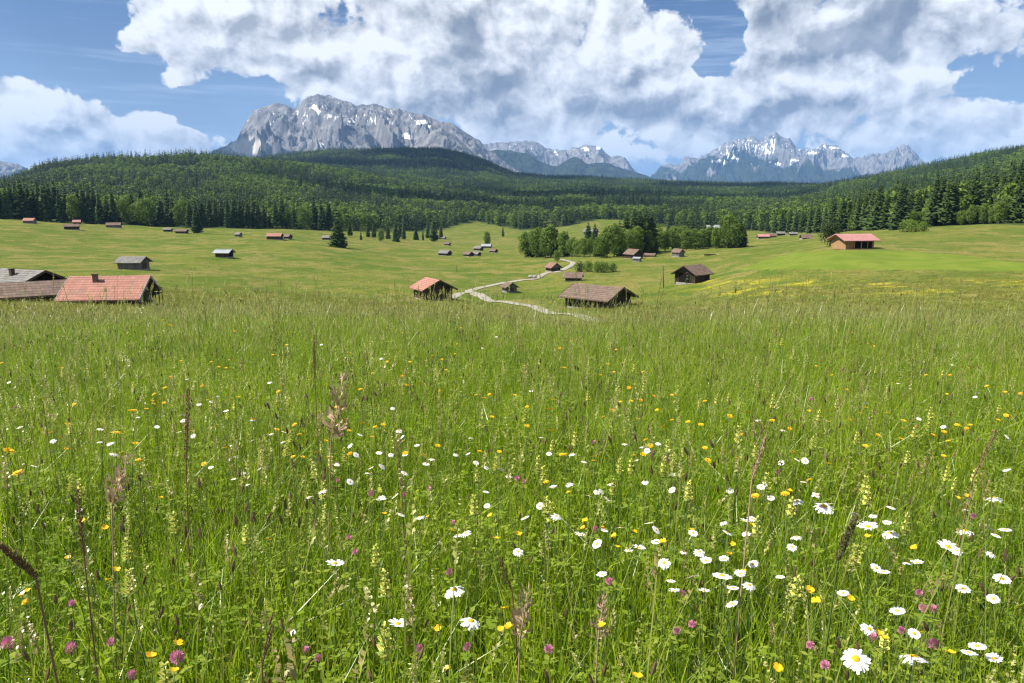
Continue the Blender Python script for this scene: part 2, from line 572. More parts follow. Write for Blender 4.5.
N.l.new(N.bsdf(c, .9, .1, N.noise(P, 0.02, 8, .7), .8, 22), out.inputs[0])
ROCK = m


def mountain(name, label, ridge, D, front, back, base_z, amp, fu, seed, veg=0.3, snow=0.0, scree=(), jag=14, nu=520, nv=170, snowpts=(), pw=1.0):
    rx = [p[0] for p in ridge]; rr = [p[1] for p in ridge]
    px = np.linspace(rx[0], rx[-1], nu)
    row = pchip(rx, rr, px)
    az, te = ang(px, row)
    ztop = EYE + D * te
    v = np.concatenate([np.linspace(-1, 0, int(nv * .78), endpoint=False), np.linspace(0, 1, nv - int(nv * .78))])
    A, Vv = np.meshgrid(az, v, indexing='ij')
    Zt = np.repeat(ztop[:, None], len(v), 1)
    U = A * D                                       # metres along the range
    dist = D + np.where(Vv < 0, Vv * front, Vv * back)
    t = 1 - np.abs(Vv)
    warp = 260 * fbm(U / 900, Vv * 1.7, seed + 3, 3)
    rid = ridged((U + 1.5 * warp + 650 * Vv) / fu, Vv * 1.5 + U / (fu * 6), seed, 7, .55)
    det = fbm(U / 120, dist / 120, seed + 50, 5, .6)
    prof = t**(1.25 * pw)
    wgt = np.clip(1 - np.abs(t - .52) / .50, 0, 1)**.8
    rel = np.clip((Zt - base_z) / max(np.max(ztop) - base_z, 1), .1, 1)
    Z = base_z + (Zt - base_z) * prof + amp * rel * wgt * (rid - .45) * 1.25 + amp * .20 * det * np.clip(t * 3, 0, 1) * np.clip((1 - t) * 8 + .1, 0, 1)
    Z += jag * (ridged(U / 160, U * 0 + 3.7, seed + 9, 4) - .5) * np.exp(-((1 - t) / .05)**2)
    X, Y = dist * np.sin(A), dist * np.cos(A)
    # slope & hollows decide where snow and dwarf pine sit
    lap = np.zeros_like(Z)
    lap[2:-2, :] = (Z[4:, :] + Z[:-4, :] - 2 * Z[2:-2, :])
    hollow = np.clip(lap / (np.std(lap) * 2 + 1e-6), -1, 1)
    hrel = np.clip((Z - base_z) / (np.max(Z) - base_z), 0, 1)
    sn = snow * (sstep(.45, .8, hrel)) * (.35 + .75 * np.clip(hollow, 0, 1)) + .25 * snow * fbm(U / 260, Vv * 6, seed + 77, 4)
    pxg, pyg, _ = to_px(X, Y, Z)
    for (sx, sy, wx, wy) in snowpts:
        sn = np.maximum(sn, (.62 + .75 * ridged(U / 190 + .5 * warp / 190, Vv * 5, seed + 41, 5) - .2) * np.exp(-((pxg - sx - .6 * (pyg - sy)) / wx)**2 - ((pyg - sy) / wy)**2) * (Vv < 0.02))
    sc = np.zeros_like(Z)
    for (sx, sy, wx, wy) in scree:
        sc = np.maximum(sc, sstep(.3, .6, np.exp(-((pxg - sx) / wx)**2 - ((pyg - sy) / wy)**2) + .35 * fbm(U / 70, Vv * 9, seed + 5, 4)))
    ve = sstep(veg + .22, veg - .12, hrel + .5 * fbm(U / 900, Vv * 2.2, seed + 14, 4)) + .25 * fbm(U / 300, dist / 300, seed + 12, 4)
    me = grid_mesh(name, np.stack([X, Y, Z], -1), ROCK, {'snow': sn, 'veg': ve, 'scree': sc})
    o = add(name, me); tag(o, label, 'mountain', kind='structure')
    return o


mountain('mountains', 'pale grey limestone massif with snow streaks and scree above the wooded hill',
         [(110, 205), (150, 190), (180, 172), (205, 153), (222, 147), (236, 140), (243, 126), (253, 112), (264, 105.5), (275, 103), (286, 105), (296, 108), (303, 99), (312, 95), (322, 94.5), (334, 97), (346, 101), (360, 104.5),
          (374, 104), (390, 107), (405, 110), (420, 113), (440, 120), (455, 125), (468, 132), (480, 141), (492, 152), (520, 172), (570, 195)],
         7500, 2300, 1500, 60, 420, 520, 5, veg=.22, snow=.56, scree=((250, 147, 22, 10),), jag=24, nu=760, nv=230,
         snowpts=((316, 108, 3, 9), (332, 117, 10, 3), (350, 122, 6, 2.5), (418, 122, 12, 3), (408, 137, 7, 4), (430, 127, 5, 2), (322, 145, 5, 3)))
mountain('mountains', 'dark rock buttress in front of the pale limestone massif', [(310, 172), (326, 143), (338, 131), (350, 124), (362, 127), (376, 138), (392, 152), (415, 176)],
         6700, 900, 500, 120, 180, 260, 15, veg=.5, jag=18, nu=220, nv=110)
mountain('mountains', 'pointed spur of dark crags below the massif ridge', [(385, 182), (405, 156), (418, 141), (428, 134), (437, 129), (446, 130), (456, 136), (468, 147), (480, 157), (500, 176), (520, 190)],
         6200, 1000, 500, 120, 200, 260, 25, veg=.45, jag=18, nu=260, nv=120)
mountain('mountains', 'distant grey ridge with snow patches under the cloud base',
         [(440, 185), (468, 158), (484, 144), (500, 142.5), (518, 141), (536, 140), (547, 147), (557, 150), (566, 150), (576, 147), (588, 144), (597, 146), (606, 152), (612, 156), (619, 155), (626, 158), (632, 166), (641, 175), (660, 190)],
         11500, 2600, 1500, 60, 420, 620, 35, veg=.3, snow=.5, jag=26, nu=460, nv=150, snowpts=((585, 149, 5, 3), (557, 155, 3, 5), (598, 148, 4, 2)))
mountain('mountains', 'blue wooded spurs in front of the distant ridge',
         [(455, 178), (470, 160), (482, 152), (503, 150), (513, 151), (532, 155), (540, 161), (556, 166.5), (566, 160.5), (575, 157), (588, 163.5), (601, 162), (616, 166), (632, 170.5), (648, 175.5), (672, 184), (700, 192)],
         8600, 1700, 900, 50, 190, 420, 45, veg=1.3, jag=8, nu=420, nv=120)
mountain('mountains', 'far snow-flecked peak standing in blue haze',
         [(620, 195), (645, 181), (654, 173), (663, 165), (678, 164), (688, 156), (696, 158), (704, 154), (719, 145.5), (729, 141), (740, 138), (752, 137), (760, 139), (769, 133), (776, 130.5), (783, 135), (791, 138), (798, 146.5), (812, 148),
          (822, 145), (832, 144), (845, 152), (855, 158), (868, 155.5), (878, 154), (889, 151), (898, 147), (907, 145), (915, 152), (921, 160), (940, 166), (980, 178), (1020, 195)],
         13500, 3600, 1800, 50, 640, 620, 55, veg=.42, snow=.78, jag=40, nu=700, nv=220,
         snowpts=((760, 148, 8, 4), (768, 152, 5, 3), (722, 162, 14, 3), (735, 158, 8, 3), (781, 164, 12, 2.5), (795, 160, 6, 2), (750, 141, 5, 2), (833, 148, 6, 2), (812, 153, 6, 2), (845, 156, 5, 2)))
mountain('mountains', 'small dark wooded knoll below the far snowy peak', [(742, 192), (757, 186), (768, 183), (778, 181.5), (786, 184), (796, 189), (806, 193)],
         6000, 500, 400, 60, 40, 200, 65, veg=1.4, jag=4, nu=120, nv=50)
mountain('mountains', 'bluish bare ridge beyond the hill at the edge of the valley', [(-330, 150), (-240, 128), (-150, 140), (-90, 138), (-40, 150), (0, 160), (12, 163), (22, 166.5), (30, 170), (45, 179), (75, 195)],
         10500, 2400, 1400, 60, 420, 560, 75, veg=.45, snow=.35, jag=26, nu=360, nv=140)

# ------------------------------------------------------------------ trees
NEEDLE = leafy('needles', (0.028, 0.052, 0.013), (0.070, 0.112, 0.024), trans=.12, rough=.6, spec=.15, noise_scale=.35)
NEEDLE_HILL = leafy('needles_hill', (0.013, 0.029, 0.008), (0.074, 0.122, 0.020), trans=.2, rough=.6, spec=.15, stand=True)
LEAF = leafy('leaves', (0.105, 0.175, 0.024), (0.180, 0.260, 0.040), trans=.38, rough=.5, spec=.2, noise_scale=.5)
LEAF_DARK = leafy('leaves_dark', (0.036, 0.058, 0.018), (0.060, 0.085, 0.024), trans=.25, rough=.5, spec=.2, noise_scale=.5)
BARK = plain('bark', (0.085, 0.065, 0.05), .9, .1, .4, 6)


def conifer_crown(rng, H, Rm, nw, nb, h0=.06, sub=True):
    mb = MB()
    for i in range(nw):
        t = (i + rng.random() * .6) / nw
        z = H * (h0 + (1 - h0) * t)
        r0 = Rm * ((1 - t)**.74 + .05) * (.75 + .25 * math.sin(min(1, t * 6) * pi / 2))
        for k in range(nb):
            if rng.random() < .06: continue
            a = 2 * pi * (k + rng.random()) / nb + i * 1.3
            r = r0 * rng.uniform(.62, 1.18)
            ca, sa = math.cos(a), math.sin(a)
            dr = rng.uniform(.18, .5)
            w = .24 * r + .16
            root = Vector((0, 0, z)); tip = Vector((ca * r, sa * r, z - dr * r + .04 * H * (1 - t) * .3))
            mid = root.lerp(tip, .58) + Vector((0, 0, .06 * r))
            s = Vector((-sa, ca, 0)) * w
            dn = Vector((0, 0, -.95 * w - .22))
            mb.tri(root, mid + s + dn, tip); mb.tri(root, tip, mid - s + dn)
            if sub:
                for q in (.45, .75):
                    b = root.lerp(tip, q); l = w * (1.35 - q) * 1.2
                    sgn = 1 if rng.random() < .5 else -1
                    mb.tri(b, b + Vector((-sa, ca, 0)) * sgn * l * 1.2 + Vector((ca, sa, 0)) * l * .5 + Vector((0, 0, -1.1 * l)), b + Vector((ca, sa, 0)) * l * .35 + Vector((0, 0, -1.5 * l)))
    mb.tri((.22, 0, H * .93), (-.12, .2, H * .93), (0, 0, H * 1.02)); mb.tri((-.12, -.2, H * .93), (.22, 0, H * .93), (0, 0, H * 1.02))
    return mb


def leaf_crown(rng, H, Rm, z0, nleaf, ls, lobes=9):
    mb = MB()
    cs = []
    for i in range(lobes):
        t = (i + .5) / lobes
        zz = z0 + (H - z0) * (.16 + .70 * t)
        prof = math.sin(pi * min(.97, .16 + .70 * t))**.7
        a = i * 2.4 + rng.random(); rr = Rm * prof * rng.uniform(.30, .62)
        cs.append((Vector((rr * math.cos(a), rr * math.sin(a), zz)), Rm * rng.uniform(.46, .68) * (.6 + .4 * prof)))
    cs.append((Vector((0, 0, z0 + (H - z0) * .52)), Rm * .66)); cs.append((Vector((0, 0, H - Rm * .5)), Rm * .45))
    for i in range(nleaf):
        c, r = cs[rng.randrange(len(cs))]
        d = Vector((rng.gauss(0, 1), rng.gauss(0, 1), rng.gauss(0, 1) + .25)).normalized()
        p = c + d * r * (rng.uniform(.72, 1.06) if rng.random() < .8 else rng.uniform(.3, .8))
        n = (d + Vector((rng.gauss(0, .5), rng.gauss(0, .5), rng.gauss(0, .5)))).normalized()
        u = n.orthogonal().normalized(); q = n.cross(u); s = ls * rng.uniform(.6, 1.3)
        a = rng.random() * 6.28; u, q = u * math.cos(a) + q * math.sin(a), q * math.cos(a) - u * math.sin(a)
        mb.quad(p - u * s * .5, p + q * s * .32 + n * s * .1, p + u * s * .5, p - q * s * .32 + n * s * .08)
    return mb


def trunk_mesh(rng, H, r, limbs=0, top=.9):
    mb = MB()
    pth = [Vector((0, 0, -.6))] + [Vector((rng.gauss(0, .05) * i * .3, rng.gauss(0, .05) * i * .3, H * top * i / 6)) for i in range(7)]
    pth[1] = Vector((0, 0, 0))
    mb.tube(pth, [r * 1.35, r * 1.2] + [r * (1 - .95 * i / 6.3) for i in range(1, 7)], 7)
    for i in range(limbs):
        z = H * rng.uniform(.25, .62); a = i * 2.4 + rng.random(); l = H * rng.uniform(.16, .28)
        d = Vector((math.cos(a), math.sin(a), .9))
        mb.tube([(0, 0, z), Vector((0, 0, z)) + d * l * .5, Vector((0, 0, z)) + d * l + Vector((0, 0, l * .1))], [r * .4, r * .25, r * .06], 5)
    return mb.mesh('trunk', BARK, True)


rg = random.Random(3)
CONS = []   # templates: height 1 unit = metres for H=22
for i in range(6):
    H = 22; Rm = [3.7, 4.2, 3.3, 4.6, 3.9, 3.5][i]
    CONS.append((conifer_crown(rg, H, Rm, 26, 10, h0=[.05, .08, .06, .04, .10, .14][i]).mesh('crown', NEEDLE), trunk_mesh(rg, H, .28)))
DECS = []
for i in range(5):
    H = 14; Rm = [4.2, 4.8, 3.6, 5.0, 4.0][i]
    DECS.append((leaf_crown(rg, H, Rm, [.2, .6, .1, .8, .3][i], 3000, .72, 12).mesh('crown', LEAF), trunk_mesh(rg, H, .26, 5, .7)))
DDEC = (leaf_crown(rg, 14, 5.2, .4, 3000, .7, 12).mesh('crown', LEAF_DARK), trunk_mesh(rg, 14, .3, 6, .7))
BUSH = []
for i in range(3):
    mb = leaf_crown(rg, 4.2, 2.6, -.6, 900, .42, 8)
    st = MB()
    for k in range(5):
        a = k * 1.26
        st.tube([(0, 0, -.3), (.5 * math.cos(a), .5 * math.sin(a), 1.0), (1.1 * math.cos(a), 1.1 * math.sin(a), 2.4)], [.07, .05, .02], 5)
    BUSH.append((mb.mesh('crown', [LEAF, LEAF_DARK, LEAF][i]), st.mesh('stem', BARK, True)))


def tree(kind, loc, Hm, label, cat, group, name, widen=1.0, var=None):
    src, H0 = {'c': (CONS, 22.), 'd': (DECS, 14.), 'k': ([DDEC], 14.), 'b': (BUSH, 4.2)}[kind]
    cr, tr = src[(var if var is not None else rg.randrange(len(src))) % len(src)]
    o = thing(name, label, cat, loc, rg.random() * 6.28, group)
    s = Hm / H0
    o.scale = (s * widen, s * widen, s)
    add('crown', cr, o)
    add('stem' if kind == 'b' else 'trunk', tr, o)
    return o


def tree_px(kind, px, base, top, label, cat, group, name, widen=1.0, d=None, var=None):
    if d is None:
        p, d = hit(px, base)
    else:
        p = ground_at(px, d)
    tt = float(ang(px, top)[1])
    Hm = max(1.5, EYE + d * tt - p.z)
    return tree(kind, p - Vector((0, 0, .05)), Hm, label, cat, group, name, widen, var)


SP, BL = 'spruce_tree', 'broadleaf_tree'
tree_px('c', 338, 247, 217.5, 'dark bushy spruce standing alone in the open meadow', 'tree', None, SP, 1.9, var=3)
tree_px('c', 197, 233, 205, 'tall dark spruce standing forward of the forest edge above the sloping meadow', 'tree', None, SP, 1.3, var=1)
tree_px('d', 557, 262, 250, 'small round leafy tree beside the little red-roofed hut on the track', 'tree', None, BL, 1.0, var=1)
tree_px('d', 487, 247.5, 231, 'single column-shaped leafy tree behind the pale-roofed shed', 'tree', None, BL, .8, var=0)
tree_px('k', 830, 246, 221, 'broad dark tree behind the big pink-roofed barn', 'tree', None, BL, 1.25)
g = 'spruces standing in front of the forest beyond the middle meadow'
for px, b, t, w in ((350, 237, 219, 1.2), (361, 240, 231, 1.2), (368, 237, 220, 1.1), (396, 241.5, 222, 1.3), (404, 240, 224, 1.2), (416, 240, 225, 1.2), (423, 240, 229, 1.0), (434, 242, 217, 1.4), (441, 239, 222, 1.2),
                    (400, 238.5, 221, 1.2), (503, 236.5, 226, 1.2), (374, 238, 222, 1.2), (428, 238, 223, 1.2), (388, 239, 224, 1.2)):
    tree_px('c', px, b, t, 'dark spruce standing free in front of the forest across the middle meadow', 'tree', g, SP, w)
tree_px('d', 381, 242, 229, 'rounded dark green tree among the free-standing meadow spruces', 'tree', None, BL, 1.1, var=4)

# spinney in the middle of the valley
g = 'trees of the spinney in the middle of the valley'
LC = 'dark pointed spruce rising out of the spinney in the valley'
LD_ = 'bright green leafy tree on the sunny front of the valley spinney'
for k, px, b, t, w in (
        ('d', 525, 257.5, 233, .8), ('c', 531, 257, 228, 1.0), ('d', 536, 257.5, 229, .75), ('c', 541, 256.5, 226, 1.05), ('d', 545, 258, 230, .75), ('d', 551, 257.5, 226, .85), ('c', 557, 257, 229, 1.1),
        ('d', 563, 257, 232, .8), ('c', 567, 256.5, 230, 1.1), ('d', 572, 257, 239, .9), ('d', 578, 257, 241, .9), ('d', 584, 257, 239, .8), ('d', 590, 256.5, 240, .8), ('c', 596, 256.5, 237, 1.1), ('c', 601, 256.5, 233, 1.1),
        ('d', 607, 257, 228, .75), ('d', 614, 257, 224, .7), ('c', 619, 256, 221, 1.1), ('c', 626, 255.5, 213, 1.1), ('c', 633, 255, 209, 1.1), ('c', 639, 254.5, 210, 1.1), ('c', 645, 253.5, 208.5, 1.1), ('c', 651, 253, 213, 1.1),
        ('d', 628, 257, 229, .75), ('d', 637, 256, 226, .7), ('d', 648, 254, 232, 1.0), ('d', 657, 252.5, 230, 1.1), ('d', 665, 251, 233, 1.0), ('c', 668, 249, 222, 1.2), ('c', 676, 248, 217, 1.1), ('c', 683, 248.5, 221, 1.1),
        ('d', 686, 250, 230, 1.0), ('d', 695, 249.5, 231, 1.0), ('d', 703, 249, 230, 1.0), ('c', 698, 247.5, 224, 1.1), ('c', 711, 247.5, 222, 1.1), ('d', 716, 248.5, 227, .8), ('c', 722, 247.5, 213, 1.1),
        ('d', 728, 248, 216, .7), ('c', 733, 247.5, 216, 1.2), ('c', 739, 247.5, 216, 1.2), ('d', 623, 256, 229, .9), ('d', 654, 252, 224, .9), ('d', 672, 249, 226, .9), ('d', 681, 249, 227, .9), ('c', 691, 248, 220, 1.1), ('d', 709, 248, 227, .9), ('c', 704, 247.3, 221, 1.1), ('d', 734, 248, 224, .9), ('d', 601, 257.5, 236, .8), ('c', 743, 247.5, 222, 1.2)):
    tree_px(k, px, b, t - (1.5 if k == 'd' else 0) + rg.uniform(-1, 1), LC if k == 'c' else LD_, 'tree', g, SP if k == 'c' else BL, w * 1.28)
for px, b, t in ((588, 245, 222), (594.5, 246, 222.5)):
    tree_px('c', px, b, t, 'one of two slim spruces side by side on the clearing behind the spinney', 'tree', 'pair of slim spruces on the clearing', SP, 1.7)
# shrubs by the track
for px, b, t, w in ((580, 272.5, 262, 1.0), (588, 272, 260.5, 1.0), (597, 272.5, 261, 1.1), (605, 272.5, 261.5, 1.1), (613, 272, 262.5, 1.0)):
    tree_px('b', px, b, t, 'dense green shrub in the clump beside the gravel track', 'shrub', 'shrubs in the clump by the gravel track', 'shrub', w)

# front row of the left forest: one by one along its edge
g = 'spruces in the front row of the forest above the left meadow'
px = -14.0
while px < 336:
    az = float(ang(px, 240)[0])
    d = float(edge_dist(az)) + rg.uniform(-3, 22)
    p = ground_at(px, d)
    dec = rg.random() < (.08 if px < 150 else .2)
    if dec:
        tree('d', p, rg.uniform(11, 16), 'leafy tree among the spruces along the edge of the left forest', 'tree', 'leafy trees along the left forest edge', BL, rg.uniform(.8, 1.1))
    else:
        tree('c', p, rg.uniform(15, 21.5), 'dark spruce in the front row of the forest above the left meadow', 'tree', g, SP, rg.uniform(.9, 1.3))
    px += rg.uniform(4.2, 7.5)
# front of the right forest
for row_ in range(2):
    px = 752.0 + 3 * row_
    while px < 1062:
        az = float(ang(px, 240)[0])
        d = float(edge_dist(az)) + (rg.uniform(2, 14) if row_ == 0 else rg.uniform(18, 40))
        p = ground_at(px, d)
        young = row_ == 0 and ((955 < px < 1010) or (903 < px < 925) or rg.random() < .06)
        Hm = np.interp(px, [750, 800, 850, 900, 960, 1024, 1060], [12, 14, 16, 17.5, 18.5, 19.5, 20]) * rg.uniform(.82, 1.12)
        if young:
            tree('d', p, Hm * rg.uniform(.30, .44), 'bright leafy tree at the foot of the tall right-hand spruces', 'tree', 'leafy trees at the foot of the right spruce forest', BL, rg.uniform(.8, 1.1))
        else:
            tree('c', p, Hm, 'tall dark spruce in the front rows of the forest on the right slope', 'tree', 'spruces in the front rows of the right forest', SP, rg.uniform(.95, 1.25))
        px += rg.uniform(5.0, 9.0)
for px, b, t in ((907, 232, 219), (915, 232, 220), (923, 231.5, 222)):
    tree_px('b', px, b, t, 'light green bush at the foot of the spruces on the right slope', 'shrub', 'light bushes below the right spruces', 'shrub', 1.3, var=0)

# far woods on the hills: one mass
HC = []
for i in range(7):
    HC.append(conifer_crown(rg, 20, [2.9, 3.3, 2.6, 3.6, 3.0, 3.9, 2.8][i], 11, 6, h0=.04, sub=False).mesh('hill_spruce', NEEDLE_HILL))
for i in range(3):
    HC.append(leaf_crown(rg, 14, [4.2, 4.8, 3.8][i], .8, 240, 1.7, 7).mesh('hill_beech', LEAF))


def forest_points(d0, d1, space, name, label, hs, dec_share):
    pts = []
    d = d0
    while d < d1:
        n = int(2 * R(39) * d / space)
        az = np.linspace(R(-39), R(39), n) + RNG.uniform(-1, 1, n) * space / d
        dd = d + RNG.uniform(-1, 1, n) * space
        pts.append(np.stack([dd * np.sin(az), dd * np.cos(az)], 1))
        d += space * .92
    P2 = np.concatenate(pts)
    f = forest_amount(P2[:, 0], P2[:, 1])
    dist = np.hypot(P2[:, 0], P2[:, 1]); az = np.arctan2(P2[:, 0], P2[:, 1])
    keep = (f > .55) & (dist > edge_dist(az) + 14)
    P2 = P2[keep]; dist = dist[keep]; az = az[keep]
    z = height(P2[:, 0], P2[:, 1])
    # leave out what the slopes in front hide
    te = (z + 24 - EYE) / dist
    b = np.clip(((az + R(39)) / R(78) * 400).astype(int), 0, 399)
    o = np.argsort(dist); mx = np.full(400, -9.); ok = np.zeros(len(dist), bool)
    for s in range(400):
        mx[s] = -9
    dz = np.exp(np.arange(math.log(60), math.log(4000), .02))
    HA = (np.arange(400) + .5) / 400 * R(78) - R(39)
    TE = (height(dz[None, :] * np.sin(HA)[:, None], dz[None, :] * np.cos(HA)[:, None]) - EYE) / dz[None, :]
    CM = np.maximum.accumulate(TE, 1)
    j = np.clip(np.searchsorted(dz, dist) - 3, 0, len(dz) - 1)
    ok = te > CM[b, j] - .0005
    P2 = P2[ok]; z = z[ok]; dist = dist[ok]
    n = len(P2)
    dn = fbm(P2[:, 0] / 130, P2[:, 1] / 130, 91, 3) + RNG.normal(0, .16, n)
    isd = dn > dec_share
    idx = np.where(isd, RNG.integers(7, 10, n), RNG.integers(0, 7, n))
    s = np.where(isd, RNG.uniform(.7, 1.2, n), RNG.uniform(.5, 1.2, n)) * hs
    wdn = RNG.uniform(.85, 1.3, n)
    return np.column_stack([P2, z - .3]), np.column_stack([np.zeros(n), np.zeros(n), RNG.uniform(0, 6.28, n)]), np.column_stack([s * wdn, s * wdn, s]), idx


for (d0, d1, spc, lab, hs, ds) in ((260, 1650, 7.4, 'dense mixed forest covering the near hills behind the meadow', 1.0, .10),
                                   (1650, 3900, 9.5, 'dark forest covering the far wooded ridge below the mountains', 1.05, .20)):
    P_, r_, s_, i_ = forest_points(d0, d1, spc, 'forest', lab, hs, ds)
    print('forest', len(P_))
    scatter('forest', P_, r_, s_, i_, HC, lab, 'forest')

# ------------------------------------------------------------------ barns
def boards(name, a, b, step=.22, vert=True, rough=.85):
    m, nt, out = mat_new(name); N = NT(nt)
    o = N.obj()
    sep = N.n.new('ShaderNodeSeparateXYZ'); N.l.new(o, sep.inputs[0])
    u = N.math('ADD', sep.outputs[0], sep.outputs[1]) if vert else sep.outputs[2]
    k = N.math('FLOOR', N.math('DIVIDE', u, step)); fr = N.math('FRACT', N.math('DIVIDE', u, step))
    wn = N.n.new('ShaderNodeTexWhiteNoise'); wn.noise_dimensions = '1D'; N.l.new(k, wn.inputs['W'])
    f = N.math('MULTIPLY_ADD', N.noise(N.scale(o, (6, 6, 1) if vert else (1, 1, 6)), 1.5, 5, .6), .7, N.math('MULTIPLY_ADD', wn.outputs[0], .6, -.2), clamp=True)
    c = N.mix(f, a, b)
    gap = N.math('LESS_THAN', fr, .10)
    c = N.mix(gap, c, tuple(v * .25 for v in a))
    N.l.new(N.bsdf(c, rough, .15, N.math('SUBTRACT', 1.0, gap), .6, .03), out.inputs[0])
    return m


def tiles(name, a, b, moss=None, su=.32, sv=.36):
    m, nt, out = mat_new(name); N = NT(nt)
    o = N.obj()
    sep = N.n.new('ShaderNodeSeparateXYZ'); N.l.new(o, sep.inputs[0])
    fx = N.math('FRACT', N.math('DIVIDE', sep.outputs[0], su)); fy = N.math('FRACT', N.math('DIVIDE', sep.outputs[2], sv * .5))
    kx = N.math('FLOOR', N.math('DIVIDE', sep.outputs[0], su)); ky = N.math('FLOOR', N.math('DIVIDE', sep.outputs[2], sv * .5))
    cmb = N.n.new('ShaderNodeCombineXYZ'); N.l.new(kx, cmb.inputs[0]); N.l.new(ky, cmb.inputs[1])
    wn = N.n.new('ShaderNodeTexWhiteNoise'); wn.noise_dimensions = '2D'; N.l.new(cmb.outputs[0], wn.inputs['Vector'])
    f = N.math('MULTIPLY_ADD', wn.outputs[0], .55, N.math('MULTIPLY_ADD', N.noise(o, 1.1, 5, .65), 1.0, -.28), clamp=True)
    c = N.mix(f, a, b)
    if moss: c = N.mix(N.ramp(N.noise(o, .8, 5, .7), .5, .66, 0, .8), c, moss)
    line = N.math('MAXIMUM', N.math('LESS_THAN', fy, .14), N.math('MULTIPLY', N.math('LESS_THAN', fx, .08), .5))
    c = N.mix(line, c, tuple(v * .45 for v in a))
    N.l.new(N.bsdf(c, .8, .2, N.math('SUBTRACT', fy, N.math('MULTIPLY', line, .3)), .5, .04), out.inputs[0])
    return m


WOOD_DARK = boards('boards_dark', (0.030, 0.024, 0.019), (0.095, 0.072, 0.052))
WOOD_BROWN = boards('boards_brown', (0.055, 0.034, 0.021), (0.135, 0.085, 0.050))
WOOD_GREY = boards('boards_grey', (0.10, 0.092, 0.085), (0.24, 0.225, 0.21))
WOOD_NEW = boards('boards_new', (0.29, 0.175, 0.085), (0.38, 0.24, 0.125), .28)
LOGS = boards('logs', (0.035, 0.026, 0.020), (0.11, 0.075, 0.050), .26, False)
BEAM = plain('beam_wood', (0.075, 0.055, 0.04), .85, .15, .35, 4)
TRIM = plain('bargeboard', (0.36, 0.33, 0.30), .8, .2, .2, 4)
R_RED = tiles('tiles_red', (0.29, 0.125, 0.092), (0.41, 0.205, 0.152), (0.24, 0.15, 0.115))
R_FADED = tiles('tiles_faded', (0.16, 0.085, 0.065), (0.30, 0.165, 0.125), (0.17, 0.13, 0.10))
R_PINK = tiles('tiles_pink', (0.36, 0.165, 0.150), (0.46, 0.235, 0.215))
R_BROWN = tiles('shingles_brown', (0.105, 0.072, 0.055), (0.225, 0.155, 0.120), (0.13, 0.11, 0.075))
R_GREY = tiles('shingles_grey', (0.12, 0.112, 0.105), (0.25, 0.235, 0.22), (0.13, 0.125, 0.09))
R_PALE = tiles('sheet_pale', (0.24, 0.25, 0.265), (0.34, 0.35, 0.365), None, .6, 2.0)
STONE = plain('stone', (0.28, 0.26, 0.23), .9, .1, .3, 3)
DARK = plain('dark_shade', (0.012, 0.010, 0.009), .9, .05, .3, 3)  # near-black that stands in for shade in doorways and on one gable
GREENP = plain('shutter_green', (0.02, 0.16, 0.13), .5, .3, .15, 3)
m, nt, out = mat_new('window_glass'); N = NT(nt)
N.l.new(N.bsdf(N.mix(N.noise(N.obj(), 2, 2), (0.015, 0.018, 0.02), (0.03, 0.035, 0.04)), .06, .5), out.inputs[0]); GLASS = m


def roof_mesh(L, W, hw, hr, ov, th, mat, asym=0.0, ovl=None):
    """two sloping slabs meeting at the ridge; ridge along x"""
    mb = MB()
    sl = hr / (W / 2)
    x0, x1 = -L / 2 - (ovl or ov), L / 2 + (ovl or ov)
    sag = .02 * L
    nseg = 6
    for s in (-1, 1):
        ye = s * (W / 2 + ov + (asym if s < 0 else 0)); ze = hw - sl * (ov + (asym if s < 0 else 0))
        zr = hw + hr
        for k in range(nseg):
            a = x0 + (x1 - x0) * k / nseg; b = x0 + (x1 - x0) * (k + 1) / nseg
            sa = -sag * .3 * math.sin(pi * k / nseg); sb = -sag * .3 * math.sin(pi * (k + 1) / nseg)
            mb.quad((a, 0, zr + th + sa), (b, 0, zr + th + sb), (b, ye, ze + th), (a, ye, ze + th))
            mb.quad((a, 0, zr + sa), (a, ye, ze), (b, ye, ze), (b, 0, zr + sb))
            mb.quad((a, ye, ze), (a, ye, ze + th), (b, ye, ze + th), (b, ye, ze))
        for xx in (x0, x1):
            mb.quad((xx, 0, zr), (xx, 0, zr + th), (xx, ye, ze + th), (xx, ye, ze))
    return mb.mesh('roof', mat)


def trim_mesh(L, W, hw, hr, ov, mat, end=1, asym=0.0):
    mb = MB(); sl = hr / (W / 2)
    x = end * (L / 2 + ov + .03)
    for s in (-1, 1):
        e = ov + (asym if s < 0 else 0)
        ye = s * (W / 2 + e); ze = hw - sl * e
        for dx in (0,):
            mb.poly([(x, 0, hw + hr - .10), (x, ye, ze - .10), (x, ye, ze + .16), (x, 0, hw + hr + .16)])
            mb.poly([(x + .04 * end, 0, hw + hr - .10), (x + .04 * end, ye, ze - .10), (x + .04 * end, ye, ze + .16), (x + .04 * end, 0, hw + hr + .16)])
            mb.quad((x, 0, hw + hr + .16), (x + .04 * end, 0, hw + hr + .16), (x + .04 * end, ye, ze + .16), (x, ye, ze + .16))
            mb.quad((x, 0, hw + hr - .10), (x + .04 * end, 0, hw + hr - .10), (x + .04 * end, ye, ze - .10), (x, ye, ze - .10))
    return mb.mesh('bargeboard', mat)


